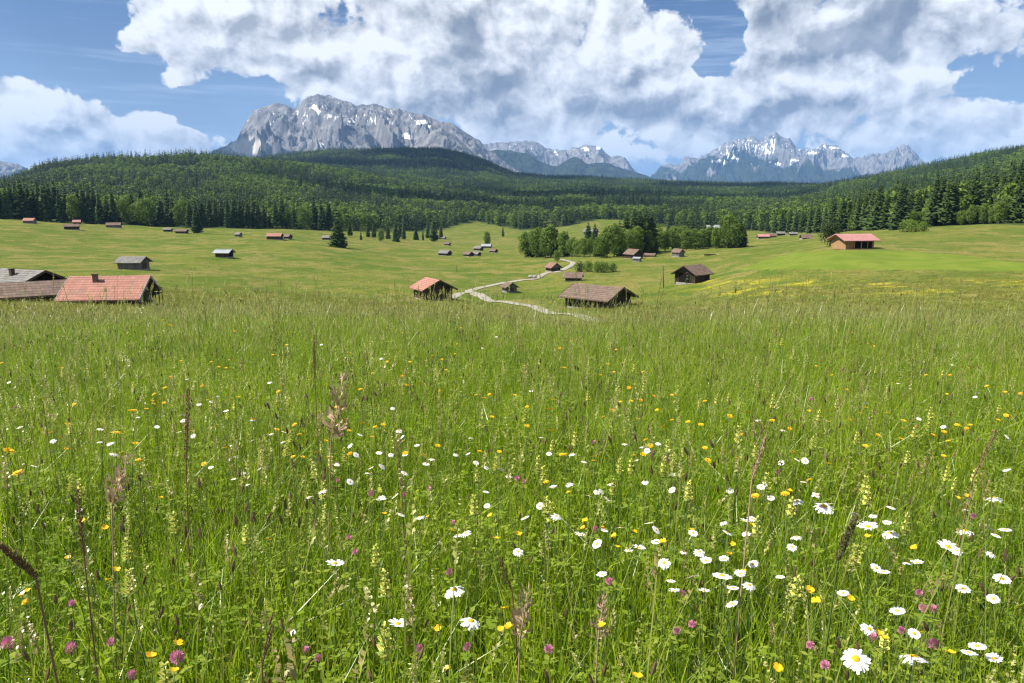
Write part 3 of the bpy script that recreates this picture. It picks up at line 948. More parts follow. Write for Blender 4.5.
def barn(px, base, L, W, hw, hr, app, label, wall=WOOD_DARK, roof=R_BROWN, ov=.45, d=None, name='hay_barn', cat='barn', door=None, posts=False,
         trim=None, gable=None, group=None, asym=0.0, opening=None, sink=.25, loft=False, th=.14, footing=True):
    """app: apparent turn of the ridge against the picture plane (deg)"""
    if d is None: p, d = hit(px, base)
    else: p = ground_at(px, d)
    az = math.degrees(math.atan2(p.x, p.y))
    # rest on the lowest corner's ground, stone footing makes up the slope
    o = thing(name, label, cat, p, R(app - az), group)
    mb = MB()
    x0, x1, y0, y1 = -L / 2, L / 2, -W / 2, W / 2
    zb = -.05
    mb.quad((x0, y0, zb), (x1, y0, zb), (x1, y0, hw), (x0, y0, hw))
    mb.quad((x1, y1, zb), (x0, y1, zb), (x0, y1, hw), (x1, y1, hw))
    for x, sgn in ((x0, -1), (x1, 1)):
        mb.poly([(x, y0 * sgn, zb), (x, y1 * sgn, zb), (x, y1 * sgn, hw), (x, 0, hw + hr - .02), (x, y0 * sgn, hw)])
    add('wall', mb.mesh('wall', wall), o)
    add('roof', roof_mesh(L, W, hw, hr, ov, th, roof, asym), o)
    if footing:
        mb = MB(); mb.box(x0 - .06, x1 + .06, y0 - .06, y1 + .06, -1.4, .16)
        add('footing', mb.mesh('footing', STONE), o)
    if trim is not None:
        for e in (-1, 1): add('bargeboard', trim_mesh(L, W, hw, hr, ov, trim, e, asym), o)
    if gable is not None:
        for e in (-1, 1):
            mb = MB(); x = e * (L / 2 + .03)
            mb.poly([(x, y0 + .02, hw - .05), (x, y1 - .02, hw - .05), (x, 0, hw + hr - .05)])
            mb.box(min(x, x - .02 * e), max(x, x + .05 * e), y0, y1, hw - .16, hw - .02)
            add('gable', mb.mesh('gable', gable), o)
    if door:
        side, off, w, h = door          # side '+x','-x','-y'
        mb = MB()
        if side == '-y': mb.box(off - w / 2, off + w / 2, y0 - .05, y0 - .005, .17, h)
        else:
            e = 1 if side == '+x' else -1; xx = e * (L / 2)
            mb.box(min(xx + .005 * e, xx + .06 * e), max(xx + .005 * e, xx + .06 * e), off - w / 2, off + w / 2, .17, h)
        dr = add('door', mb.mesh('door', BEAM), o)
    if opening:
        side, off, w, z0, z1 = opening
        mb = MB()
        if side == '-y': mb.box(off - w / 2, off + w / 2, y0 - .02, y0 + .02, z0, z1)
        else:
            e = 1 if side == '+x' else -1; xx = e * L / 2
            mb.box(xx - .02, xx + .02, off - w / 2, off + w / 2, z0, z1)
        add('doorway_shade', mb.mesh('doorway_shade', DARK), o)  # flat near-black sheet on the wall, painting the shade of the interior
    if posts:
        for e in (-1, 1):
            for yy in (y0, y1):
                mb = MB(); mb.box(e * (L / 2) - .09, e * (L / 2) + .09, yy - .09, yy + .09, -.2, hw + .02)
                add('corner_post', mb.mesh('corner_post', BEAM), o)
    return o, d


# --- chalet with red tile roof
o, d = barn(107, 0, 5.7, 4.9, 1.35, 1.35, -21, 'timber chalet with red tiled roof, chimney and green shutters, behind the flowery knoll', LOGS, R_RED, ov=.55, d=76, name='farmhouse', cat='house', trim=TRIM, gable=WOOD_DARK, asym=.3)
mb = MB(); mb.box(-1.15, -.78, -.95, -.58, 1.9, 3.0); mb.box(-1.2, -.73, -1.0, -.53, 3.0, 3.08)
add('chimney', mb.mesh('chimney', plain('chimney_stone', (0.16, 0.11, 0.085), .9, .1, .3, 5)), o)
for yy in (-1.2, .9):
    mb = MB(); mb.box(2.86, 2.92, yy - .27, yy + .27, .55, 1.25)
    wn = add('window', mb.mesh('window', TRIM), o)
    mb = MB(); mb.box(2.921, 2.94, yy - .21, yy + .21, .61, 1.19); add('pane', mb.mesh('pane', GLASS), wn)
    for q in (-1, 1):
        mb = MB(); mb.box(2.86, 2.91, yy + q * .45 - .16, yy + q * .45 + .16, .53, 1.27); add('shutter', mb.mesh('shutter', GREENP), wn)
mb = MB(); mb.box(2.86, 2.91, -.42, .28, .17, 1.4); add('door', mb.mesh('door', BEAM), o)
for xx in (-2.1, .2, 1.6):
    mb = MB(); mb.box(xx - .27, xx + .27, -2.51, -2.46, .55, 1.1)
    wn = add('window', mb.mesh('window', BEAM), o)
    mb = MB(); mb.box(xx - .21, xx + .21, -2.53, -2.511, .6, 1.05); add('pane', mb.mesh('pane', GLASS), wn)
mb = MB()
mb.box(2.9, 3.6, .5, 2.4, .95, 1.02)
for yy in (.55, 1.5, 2.35): mb.box(3.53, 3.6, yy - .035, yy + .035, -.9, 1.5)
mb.box(3.54, 3.59, .5, 2.4, 1.44, 1.5)
add('balcony', mb.mesh('balcony', BEAM), o)
# --- grey barn with lean-to at the frame's edge
o, d = barn(20, 0, 6.4, 5.2, 1.6, 1.15, -58, 'grey-roofed barn with shade-dark gable standing behind the long brown shingled roof', WOOD_DARK, R_GREY, ov=.5, d=96, trim=BEAM, gable=DARK)  # gable coloured near-black for the shade under its overhang
mb = MB(); mb.box(-.2, .2, -1.4, -1.0, 2.0, 2.95); mb.box(-.25, .25, -1.45, -.95, 2.95, 3.03); add('chimney', mb.mesh('chimney', BEAM), o)
barn(38, 0, 6.6, 4.6, 1.15, .95, 4, 'long low barn with weathered brown shingle roof beside the red-roofed chalet', WOOD_BROWN, R_BROWN, ov=.5, d=82, trim=TRIM)
# --- middle distance
barn(134, 269.5, 4.3, 3.6, 1.55, .85, -30, 'weathered silver-grey hay barn above the red-roofed chalet', WOOD_GREY, R_GREY, ov=.5, gable=WOOD_GREY, door=('+x', 0, 1.5, 1.8))
o, d = barn(224.5, 257.3, 3.6, 3.0, 1.4, .7, -28, 'small open hay hut with pale sheet roof alone in the left meadow', WOOD_BROWN, R_PALE, ov=.6, opening=('+x', 0, 2.4, .17, 1.7))
barn(433, 299, 4.0, 3.9, 1.75, 1.0, -68, 'brown hay barn with faded red roof where the gravel track begins', WOOD_BROWN, R_RED, ov=.65, gable=WOOD_DARK, door=('+x', .4, 1.7, 2.0), trim=BEAM, posts=True)
barn(509.5, 292.3, 2.1, 2.0, 1.1, .65, -66, 'small grey gabled hut inside the bend of the gravel track', WOOD_GREY, R_BROWN, ov=.35, gable=WOOD_GREY, door=('+x', 0, .8, 1.05))
barn(553, 271.3, 3.0, 2.8, 1.2, 1.0, -58, 'little dark hut with reddish roof beside the round tree on the track', WOOD_DARK, R_FADED, ov=.4, gable=WOOD_GREY, trim=BEAM)
barn(573.5, 280.8, 3.0, 2.6, .85, .8, -8, 'small hut with brown roof and pale bargeboards behind the big brown barn', WOOD_DARK, R_BROWN, ov=.35, trim=TRIM)
barn(598, 307.3, 6.3, 5.2, 1.6, 1.15, -36, 'big dark barn with brown shingled roof nearest the flower meadow', WOOD_DARK, R_BROWN, ov=.75, trim=BEAM, gable=WOOD_DARK, posts=True, door=('-y', -1.2, 2.0, 1.75))
o, d = barn(692, 282.8, 3.9, 3.6, 1.7, 1.05, 56, 'dark half-open barn with brown roof and weeds in its front', WOOD_DARK, R_BROWN, ov=.6, opening=('-x', 0.2, 2.0, .17, 1.75), posts=True, gable=WOOD_DARK)
mb = leaf_crown(rg, 1.9, 1.0, -.3, 260, .3, 5)
p, _ = hit(691, 283.6)
w_ = thing('shrub', 'leafy weeds grown up in front of the half-open barn', 'shrub', p)
add('crown', mb.mesh('crown', LEAF_DARK), w_); add('stem', BUSH[0][1], w_).scale = (.35, .35, .45)
barn(633.5, 258.8, 4.6, 3.6, 1.7, 1.3, -50, 'dark gabled hut tucked under the spinney trees', WOOD_DARK, R_BROWN, ov=.45, gable=WOOD_DARK)
barn(637, 261.8, 2.0, 1.6, .9, .35, -20, 'pale grey little shed at the foot of the dark hut by the spinney', WOOD_GREY, R_PALE, ov=.15)
barn(650, 256.6, 3.2, 2.2, .5, .5, -15, 'low shed with brown roof almost down to the grass by the spinney', WOOD_DARK, R_BROWN, ov=.3)
barn(678, 256.8, 2.9, 2.4, 1.5, .9, -40, 'grey hut standing at the right foot of the spinney', WOOD_GREY, R_BROWN, ov=.3, gable=WOOD_GREY)
# --- big barn on the right
o, d = barn(852, 248.6, 5.3, 4.3, 1.65, .8, 34, 'large new timber barn with pink tiled roof above the mown field', WOOD_NEW, R_PINK, ov=.75, gable=WOOD_NEW, opening=('-y', .6, 3.6, .18, 1.4), footing=False)
for xx in (-1.1, .2, 1.4, 2.3):
    mb = MB(); mb.box(xx - .08, xx + .08, -2.3, -2.18, -.6, 1.5); add('corner_post', mb.mesh('corner_post', WOOD_NEW), o)
# --- far sheds
far = [
    (30, 223.4, 5.6, 4.0, 1.7, 1.3, -30, 'tiny far barn with bright red roof high on the left meadow edge', WOOD_GREY, R_RED),
    (72, 229.6, 7.0, 4.5, 1.8, 1.2, -5, 'dark low barn below the small pink roof on the left slope', WOOD_DARK, R_BROWN),
    (77, 224.2, 4.0, 3.4, 1.5, 1.2, -5, 'small far hut with pink roof at the forest edge on the left slope', WOOD_DARK, R_PINK),
    (114, 227.6, 8.0, 5.0, 1.7, 1.4, -12, 'far barn with light brown roof against the dark forest edge', WOOD_GREY, R_BROWN),
    (168, 231.6, 4.4, 3.4, 1.3, .9, -20, 'small pale-roofed hut by the forest edge left of the tall spruce', WOOD_DARK, R_GREY),
    (182, 233.4, 6.4, 4.2, 1.4, 1.1, -22, 'dark barn close beside the small pale-roofed hut at the forest edge', WOOD_DARK, R_BROWN),
    (238.5, 237.0, 3.0, 2.6, 1.6, .9, -40, 'tiny grey hut alone in the upper left meadow', WOOD_GREY, R_GREY),
    (275, 239.6, 7.6, 5.0, 2.0, 1.5, -18, 'long far farmhouse with crimson roof near the forest edge', WOOD_BROWN, R_RED),
    (288, 239.0, 3.4, 3.2, 1.5, 1.2, -40, 'dark shed attached near the crimson-roofed farmhouse', WOOD_DARK, R_BROWN),
    (327, 240.0, 4.6, 3.6, 1.6, 1.2, -30, 'dark hut half hidden behind the lone meadow spruce', WOOD_DARK, R_GREY),
    (445, 255.6, 5.6, 4.2, 1.5, 1.4, -35, 'dark gabled barn, the one standing apart before the cluster of tiny huts', WOOD_DARK, R_GREY),
    (468.5, 256.3, 4.0, 3.6, 1.2, 1.2, -45, 'tiny dark hut, front one of the cluster of huts', WOOD_DARK, R_BROWN),
    (476.5, 255.8, 3.6, 3.0, 1.1, 1.0, -40, 'tiny grey-roofed hut touching the front hut of the cluster', WOOD_DARK, R_GREY),
    (478.5, 250.6, 4.6, 3.6, 1.5, 1.1, -35, 'brownish hut in the back of the cluster of huts', WOOD_BROWN, R_GREY),
    (486.5, 248.0, 6.2, 4.0, 1.4, 1.3, -15, 'pale-roofed shed in front of the column-shaped tree', WOOD_GREY, R_PALE),
    (493.5, 252.4, 3.6, 3.0, 1.0, 1.0, -35, 'low dark hut to the right of the hut cluster', WOOD_DARK, R_BROWN),
    (443.5, 239.2, 3.6, 3.0, 1.2, 1.2, -30, 'tiny dark hut at the forest edge right of the free-standing spruces', WOOD_DARK, R_GREY),
    (447.5, 245.4, 3.6, 3.0, 1.2, 1.0, -30, 'tiny dark hut on the dry strip below the free-standing spruces', WOOD_DARK, R_BROWN),
    (763, 238.4, 6.4, 4.2, 1.3, 1.2, 12, 'low shed with faded pink roof, left one of the far row of three', WOOD_BROWN, R_PINK),
    (771.5, 237.6, 5.4, 4.2, 1.4, 1.3, 15, 'low shed with tan wall, middle one of the far row of three', WOOD_NEW, R_BROWN),
    (780, 235.6, 5.6, 4.0, 1.6, 1.2, 20, 'dark shed, right one of the far row of three', WOOD_DARK, R_GREY),
    (793, 235.2, 5.0, 3.6, 1.0, 1.0, 10, 'flat grey shed right of the far row of three sheds', WOOD_DARK, R_GREY),
    (806, 238.8, 4.4, 3.6, .6, 1.3, 20, 'dark hut roof peeping over the rise left of the big pink-roofed barn', WOOD_DARK, R_BROWN),
]
for a in far:
    barn(a[0], a[1], a[2] * .8, a[3] * .8, a[4] * .78, a[5] * .78, a[6], a[7], a[8], a[9], ov=.32)
o, d = barn(590.5, 240.5, 8.5, 6.0, 2.4, 1.8, -18, 'grey-roofed farmhouse on the clearing seen through the spinney gap', WOOD_GREY, R_GREY, ov=.6, name='farmhouse', cat='house', d=520)
o, d = barn(712, 232.5, 9.0, 7.0, 3.2, 2.0, 12, 'far pale-walled house with white roof between the spinney trees', STONE, R_PALE, ov=.6, name='farmhouse', cat='house', d=560)
# plank pile
p, d = hit(709.5, 255.6)
o = thing('plank_pile', 'low pile of brown planks lying in the meadow right of the spinney', 'plank pile', p, .1)
for i in range(9):
    mb = MB(); k = i % 5; lay = i // 5
    mb.box(-1.9 + .1 * k, 1.8 + .12 * k, -.6 + .26 * k, -.38 + .26 * k, .08 + .2 * lay, .24 + .2 * lay)
    add('plank', mb.mesh('plank', WOOD_BROWN), o)

# fence posts along the track, stakes in the meadow
POSTW = plain('post_wood', (0.10, 0.085, 0.07), .9, .1, .35, 5)
mb = MB(); mb.tube([(0, 0, -.4), (0.01, 0, .5), (.03, .01, 1.15)], [.075, .07, .06], 7); mb.tube([(.03, .01, 1.15), (.032, .01, 1.2)], [.06, .03], 7)
POST_ME = mb.mesh('fence_post', POSTW, True)
for i, (px, b) in enumerate(((483, 302.5), (497, 299.0), (503.5, 298), (524, 297), (513, 312.3), (531, 310.8), (541, 303.5), (551, 300), (468, 306))):
    p, d = hit(px, b)
    o = add('fence_post', POST_ME, loc=p); o.scale = (.75, .75, .7); o.rotation_euler = (rg.uniform(-.08, .08), rg.uniform(-.08, .08), rg.uniform(0, 6))
    tag(o, 'short weathered fence post beside the gravel track', 'fence post', 'fence posts beside the gravel track')
for px, b, s, lab in ((457, 271.5, 1.5, 'leaning dark stake alone in the meadow above the red-roofed track barn'), (540, 276.2, 1.15, 'dark wooden post standing by the gravel track below the little red hut'),
                      (663.5, 288, 2.9, 'tall thin pole standing in the meadow left of the half-open barn'), (735.5, 293, .8, 'short stake at the edge of the yellow flower strip')):
    p, d = hit(px, b)
    o = add('wooden_stake', POST_ME, loc=p); o.scale = (1.2 if s < 3 else .8, 1.2 if s < 3 else .8, s); o.rotation_euler = (.05, -.08 if s < 3 else 0, 0)
    tag(o, lab, 'stake')
for px, b, s in ((531, 277.4, .55), (535, 277.2, .5)):
    p, d = hit(px, b)
    mb = MB(); rr = random.Random(int(px))
    n0 = 7
    prev = None
    vs = []
    for i in range(5):
        th_ = pi * i / 4
        vs.append([(math.sin(th_) * math.cos(2 * pi * k / n0) * s * rr.uniform(.8, 1.2) * 1.25, math.sin(th_) * math.sin(2 * pi * k / n0) * s * rr.uniform(.8, 1.2), s * .35 + math.cos(th_) * s * .75) for k in range(n0)])
    for i in range(4):
        for k in range(n0):
            mb.quad(vs[i][k], vs[i][(k + 1) % n0], vs[i + 1][(k + 1) % n0], vs[i + 1][k])
    o = add('boulder', mb.mesh('boulder', STONE), loc=p)
    tag(o, ('larger' if s > .52 else 'smaller') + ' of two grey lumps of rock at the verge of the gravel track', 'boulder')

# ------------------------------------------------------------------ meadow grass
def grass_mat(name, a, b, c_, trans=.38):
    m, nt, out = mat_new(name); N = NT(nt)
    P = N.pos()
    f = N.math('MULTIPLY_ADD', N.rnd(), .8, N.math('MULTIPLY_ADD', N.noise(P, .7, 3), 1.3, -.55), clamp=True)
    c = N.mix(f, a, b)
    c = N.mix(N.math('MULTIPLY', N.ramp(N.noise(P, 37.0, 1), .5, .75), .7), c, c_)
    p = N.bsdf(c, .34, .5)
    t = N.n.new('ShaderNodeBsdfTranslucent'); N.l.new(c, t.inputs[0])
    mx = N.n.new('ShaderNodeMixShader'); mx.inputs[0].default_value = trans
    N.l.new(p, mx.inputs[1]); N.l.new(t.outputs[0], mx.inputs[2]); N.l.new(mx.outputs[0], out.inputs[0])
    return m


BLADE = grass_mat('grass_blade', (0.130, 0.260, 0.008), (0.350, 0.470, 0.014), (0.640, 0.640, 0.120), .50)
BLADE_FAR = grass_mat('grass_blade_far', (0.180, 0.220, 0.028), (0.290, 0.285, 0.052), (0.36, 0.30, 0.10), .45)
HERB = grass_mat('herb_leaf', (0.140, 0.235, 0.010), (0.270, 0.355, 0.022), (0.40, 0.43, 0.06), .45)
SEED = grass_mat('grass_seed', (0.330, 0.350, 0.085), (0.47, 0.46, 0.14), (0.58, 0.54, 0.22), .4)
SEEDR = grass_mat('grass_seed_red', (0.230, 0.185, 0.070), (0.40, 0.335, 0.125), (0.50, 0.43, 0.16), .4)
STEM = grass_mat('grass_stem', (0.17, 0.24, 0.035), (0.28, 0.31, 0.065), (0.38, 0.36, 0.12), .35)


DOCKG = grass_mat('grass_brown', (0.085, 0.050, 0.030), (0.15, 0.095, 0.05), (0.22, 0.15, 0.08), .1)


def blade(mb, rng, x, y, H, w, lean, a, m=0, seg=3):
    ca, sa = math.cos(a), math.sin(a)
    b = rng.random() * 6.28
    sx, sy = math.cos(b) * w * .5, math.sin(b) * w * .5
    n0 = len(mb.v)
    for i in range(seg + 1):
        t = i / seg
        q = lean * t * t * H
        k = (1 - t**1.6) * .92 + .08
        z = H * (t - .32 * lean * t**2.4)
        mb.v.append((x + ca * q - sx * k, y + sa * q - sy * k, z)); mb.v.append((x + ca * q + sx * k, y + sa * q + sy * k, z))
    for i in range(seg):
        k = n0 + 2 * i
        mb.f.append((k, k + 1, k + 3, k + 2)); mb.mi.append(m)


def head_strip(mb, rng, base, tip, w, m, n=5, spread=1.0):
    """loose panicle: many small slanted grains round the stem's end"""
    base, tip = Vector(base), Vector(tip)
    ax = (tip - base)
    for i in range(n):
        t = (i + rng.random()) / n
        p = base + ax * t
        a = rng.random() * 6.28
        o = Vector((math.cos(a), math.sin(a), .7)).normalized() * w * (1.15 - t) * spread * rng.uniform(.6, 1.3)
        q = p + o
        u = (q - p).cross(Vector((0, 0, 1))).normalized() * w * .26
        mb.quad(p, p.lerp(q, .6) + u, q, p.lerp(q, .6) - u, m)


rgr = random.Random(21)
NEAR = []       # kinds: 0-5 blade tufts, 6-7 herb tufts, 8-12 seed stalks
for i in range(6):
    mb = MB()
    for k in range(26):
        r = .085 * math.sqrt(rgr.random()); a = rgr.random() * 6.28
        blade(mb, rgr, r * math.cos(a), r * math.sin(a), rgr.uniform(.10, .38) * (1.0 if k > 3 else 1.25), rgr.uniform(.0030, .0080), rgr.uniform(.05, .75) ** 1.2, a + rgr.gauss(0, .9))
    NEAR.append(mb.mesh('grass_tuft', [BLADE]))
for i in range(2):
    mb = MB()
    for k in range(16):
        r = .09 * math.sqrt(rgr.random()); a = rgr.random() * 6.28; H = rgr.uniform(.10, .30)
        p = Vector((r * math.cos(a), r * math.sin(a), H))
        for q in range(3):
            b = a + q * 2.1 + rgr.gauss(0, .3); l = rgr.uniform(.010, .024)
            d_ = Vector((math.cos(b), math.sin(b), rgr.uniform(-.1, .5))).normalized(); u = d_.cross(Vector((0, 0, 1))).normalized() * l * .30
            mb.quad(p, p + d_ * l * .55 + u, p + d_ * l, p + d_ * l * .55 - u, 0)
        mb.quad(p + Vector((.001, 0, 0)), p - Vector((.001, 0, 0)), (p.x - .001, p.y, 0), (p.x + .001, p.y, 0), 0)
    NEAR.append(mb.mesh('herb_tuft', [HERB]))
for i in range(5):
    mb = MB()
    for k in range(3):
        x, y = rgr.gauss(0, .07), rgr.gauss(0, .07); H = rgr.uniform(.42, .62); ln = rgr.uniform(.05, .30); a = rgr.random() * 6.28
        top = None
        ca, sa = math.cos(a), math.sin(a); n0 = len(mb.v)
        for s in range(5):
            t = s / 4; q = ln * t * t * H
            for e in (-1, 1): mb.v.append((x + ca * q + e * .0011 * sa, y + sa * q - e * .0011 * ca, H * t * (1 - .2 * ln * t)))
        for s in range(4): mb.f.append((n0 + 2 * s, n0 + 2 * s + 1, n0 + 2 * s + 3, n0 + 2 * s + 2)); mb.mi.append(0)
        t0 = Vector(mb.v[n0 + 6]); t1 = Vector(mb.v[n0 + 8]); dr = (t1 - t0).normalized()
        hl = rgr.uniform(.05, .10)
        if i < 3: head_strip(mb, rgr, t1 - dr * hl * .6, t1 + dr * hl * .5, .0125, 1, 22, 1.0)
        else: head_strip(mb, rgr, t1 - dr * hl * .6, t1 + dr * hl * .3, .0062, 1, 22, .6)
    NEAR.append(mb.mesh('seed_grass', [STEM, SEED if i in (0, 1, 4) else SEEDR]))


mb = MB()          # rosette of broad leaves
for k in range(9):
    a = rgr.random() * 6.28; blade(mb, rgr, rgr.gauss(0, .012), rgr.gauss(0, .012), rgr.uniform(.12, .24), rgr.uniform(.014, .026), rgr.uniform(.3, .9), a, 0, 5)
NEAR.append(mb.mesh('leaf_rosette', [HERB]))
mb = MB()          # last year's bent, dry blades
for k in range(14):
    a = rgr.random() * 6.28; blade(mb, rgr, rgr.gauss(0, .05), rgr.gauss(0, .05), rgr.uniform(.15, .40), rgr.uniform(.0025, .005), rgr.uniform(.5, 1.3), a, 0, 4)
NEAR.append(mb.mesh('dry_tuft', [STEM]))
for q in range(2):     # plantain and sorrel: thin dark stalks with brown heads
    mb = MB()
    for k in range(4):
        x, y = rgr.gauss(0, .08), rgr.gauss(0, .08); H = rgr.uniform(.26, .50)
        tp = Vector((x + rgr.gauss(0, .05), y + rgr.gauss(0, .05), H))
        mb.tube([(x, y, 0), Vector((x, y, H * .55)), tp], [.0013, .0012, .0009], 3, 0, False)
        dr = Vector((rgr.gauss(0, .25), rgr.gauss(0, .25), 1)).normalized(); hl = rgr.uniform(.02, .035) if q == 0 else rgr.uniform(.05, .09)
        if q == 0: mb.tube([tp, tp + dr * hl * .5, tp + dr * hl], [.003, .0042, .0015], 5, 1)
        else: head_strip(mb, rgr, tp - dr * hl * .6, tp + dr * hl * .4, .006, 1, 24, .8)
    NEAR.append(mb.mesh('brown_heads', [STEM, DOCKG]))


def polar_points(dens, d0, d1, half, clump=0.0):
    """random points with areal density dens(d) (vectorised thinning)"""
    pts = []
    edges = np.exp(np.linspace(math.log(d0), math.log(d1), 40))
    for a, b in zip(edges[:-1], edges[1:]):
        area = half * (b * b - a * a)
        n = RNG.poisson(area * dens((a + b) / 2))
        d = np.sqrt(RNG.uniform(a * a, b * b, n)); az = RNG.uniform(-half, half, n)
        pts.append(np.stack([d * np.sin(az), d * np.cos(az)], 1))
    return np.concatenate(pts)


def dens_near(d): return 260 if d < 3.5 else max(260 * (3.5 / d)**1.2, 12)


P2 = polar_points(dens_near, .30, 44, R(50))
d = np.hypot(P2[:, 0], P2[:, 1])
n = len(P2)
# seedy zones: more straw-coloured heads towards the crest and in drifts
drift = fbm(P2[:, 0] / 2.3, P2[:, 1] / 2.3, 131, 3)
pseed = .10 + .24 * sstep(4, 14, d) + .22 * np.clip(drift, 0, 1) * sstep(1.6, 4, d)
u = RNG.random(n)
idx = np.where(u < pseed, np.where(RNG.random(n) < .14, RNG.integers(11, 13, n), RNG.integers(8, 11, n)), np.where(u < pseed + .34 * (1 - sstep(9, 18, d)), RNG.integers(6, 8, n), RNG.integers(0, 6, n)))
u2 = RNG.random(n)
idx = np.where((idx < 8) & (u2 < .05), 13, np.where((idx < 8) & (u2 > .94), 14, np.where((idx < 8) & (u2 > .86), 15 + (u2 > .90), idx)))
tall = fbm(P2[:, 0] / 1.1, P2[:, 1] / 1.1, 171, 3)
s = (RNG.uniform(.72, 1.18, n) + .42 * tall)
s = np.where(d < .8, np.minimum(s, .8), s)
s = s * (1 + np.where(RNG.random(n) < .16, RNG.uniform(0, .75, n) * (idx >= 8) + RNG.uniform(0, .3, n), 0) * sstep(8, 13, d))
wide = s * (1 + .9 * sstep(4, 25, d))
lean = np.column_stack([RNG.normal(.02, .10, n), RNG.normal(.13, .12, n), RNG.uniform(0, 6.28, n)])
# blades all bend a little to the right with the breeze: rotate about y after the spin
rot = np.column_stack([RNG.normal(0, .10, n), RNG.normal(.0, .10, n), RNG.uniform(0, 6.28, n)])
print('grass', n)
scatter('meadow_grass', np.column_stack([P2, height(P2[:, 0], P2[:, 1]) - .015]), rot, np.column_stack([wide, wide, s]), idx, NEAR,
        'tall green hay grass with straw-coloured seed heads covering the knoll', 'grass')

FAR = []
for i in range(4):
    mb = MB()
    for k in range(46):
        x, y = rgr.uniform(-.6, .6), rgr.uniform(-.6, .6)
        blade(mb, rgr, x, y, rgr.uniform(.22, .50), rgr.uniform(.03, .06), rgr.uniform(.1, .6), rgr.random() * 6.28, 0, 2)
    if i > 1:
        for k in range(9):
            x, y = rgr.uniform(-.6, .6), rgr.uniform(-.6, .6); H = rgr.uniform(.5, .75)
            blade(mb, rgr, x, y, H, .012, .15, rgr.random() * 6.28, 0, 2)
            head_strip(mb, rgr, (x, y, H * .85), (x + .05, y, H * 1.05), .04, 1, 4)
    FAR.append(mb.mesh('grass_clump', [BLADE_FAR, SEED]))
P2 = polar_points(lambda d: 4.6 * (40 / d)**.8 * (1 - .93 * float(sstep(60, 140, d))), 36, 190, R(39))
hzs = height(P2[:, 0], P2[:, 1])
qx, qy, qf = to_px(P2[:, 0], P2[:, 1], hzs)
keep = ~(poly_mask(MOWN, qx, qy) & (np.hypot(P2[:, 0], P2[:, 1]) > 80))
# keep the track clear
trk = []
for pl in ([(600, 321), (575, 315.5), (552, 311), (530, 307), (507, 302.5), (490, 298.5), (478, 295), (469.5, 291.8), (474, 288.8), (487, 286.2), (503, 283.4), (518, 280.6), (533, 277.6), (547, 274.2), (559, 270.8), (568, 267)],
           [(470, 293.2), (462, 293.8), (450, 296.2), (441, 298.2)]):
    for r in ribbon(pl, 2.6): trk.append(r[2])
T = np.array([(p.x, p.y) for p in trk])
for k in range(0, len(P2), 4000):
    dd = np.min(np.hypot(P2[k:k + 4000, None, 0] - T[None, :, 0], P2[k:k + 4000, None, 1] - T[None, :, 1]), 1)
    keep[k:k + 4000] &= dd > 4.2
P2 = P2[keep]; n = len(P2); d = np.hypot(P2[:, 0], P2[:, 1])
s = RNG.uniform(.5, 1.15, n) * (1 - .6 * sstep(65, 130, d)) * (1 - .5 * sstep(.10, .28, np.arctan2(P2[:, 0], P2[:, 1])))
print('clumps', n)
scatter('meadow_grass', np.column_stack([P2, height(P2[:, 0], P2[:, 1]) - .05]), np.column_stack([np.zeros(n), np.zeros(n), RNG.uniform(0, 6.28, n)]),
        np.column_stack([s * 1.3, s * 1.3, s]), RNG.integers(0, 4, n), FAR, 'hay grass of the valley meadow around the nearer barns', 'grass')

# ------------------------------------------------------------------ flowers
PETAL = plain('petal_white', (0.82, 0.82, 0.79), .6, .2, .06, 40, .25)
DISC = plain('disc_yellow', (0.62, 0.33, 0.015), .8, .1, .25, 300)
YEL = plain('petal_yellow', (0.80, 0.50, 0.012), .5, .25, .15, 60, .25)
ORA = plain('petal_orange', (0.76, 0.34, 0.008), .5, .25, .2, 60, .25)
BUT = plain('petal_buttercup', (0.78, 0.47, 0.008), .28, .45, .1, 60, .2)
CLO = plain('petal_clover', (0.58, 0.22, 0.34), .6, .2, .35, 90, .25)
RAT = plain('petal_rattle', (0.70, 0.68, 0.16), .6, .2, .25, 60, .25)
RATB = plain('bract_rattle', (0.22, 0.30, 0.07), .6, .2, .3, 60, .25)
FST = plain('flower_stem', (0.085, 0.135, 0.030), .6, .2, .3, 30)
DOCK = plain('dock_brown', (0.200, 0.118, 0.066), .8, .15, .4, 60)
TAN = plain('dry_tan', (0.42, 0.30, 0.185), .7, .2, .25, 60, .2)
FOX = plain('foxtail', (0.20, 0.185, 0.075), .75, .15, .3, 90, .2)

HD = .42        # head height of the flower templates


def rays(mb, c, ax, R0, R1, n, w, m=0, droop=.1, rng=rgr, layers=1, cup=0.0):
    ax = Vector(ax).normalized(); u = ax.orthogonal().normalized(); v = ax.cross(u); c = Vector(c)
    for L in range(layers):
        R2 = R1 * (1 - .28 * L)
        for k in range(n):
            a = 2 * pi * (k + .5 * L) / n + rng.gauss(0, .06)
            d = u * math.cos(a) + v * math.sin(a); t = u * -math.sin(a) + v * math.cos(a)
            rr = R2 * rng.uniform(.9, 1.06); dz = cup - droop * rng.uniform(.2, 1.5) + .18 * L
            p0 = c + d * R0; p1 = c + d * (R0 + (rr - R0) * .45) + ax * (rr * dz * .35 + .04 * rr); p2 = c + d * rr * .93 + ax * rr * dz; p3 = c + d * rr + ax * rr * dz
            mb.quad(p0 - t * w * .35, p1 - t * w * .5, p1 + t * w * .5, p0 + t * w * .35, m)
            mb.poly([p1 - t * w * .5, p2 - t * w * .42, p3, p2 + t * w * .42, p1 + t * w * .5], m)


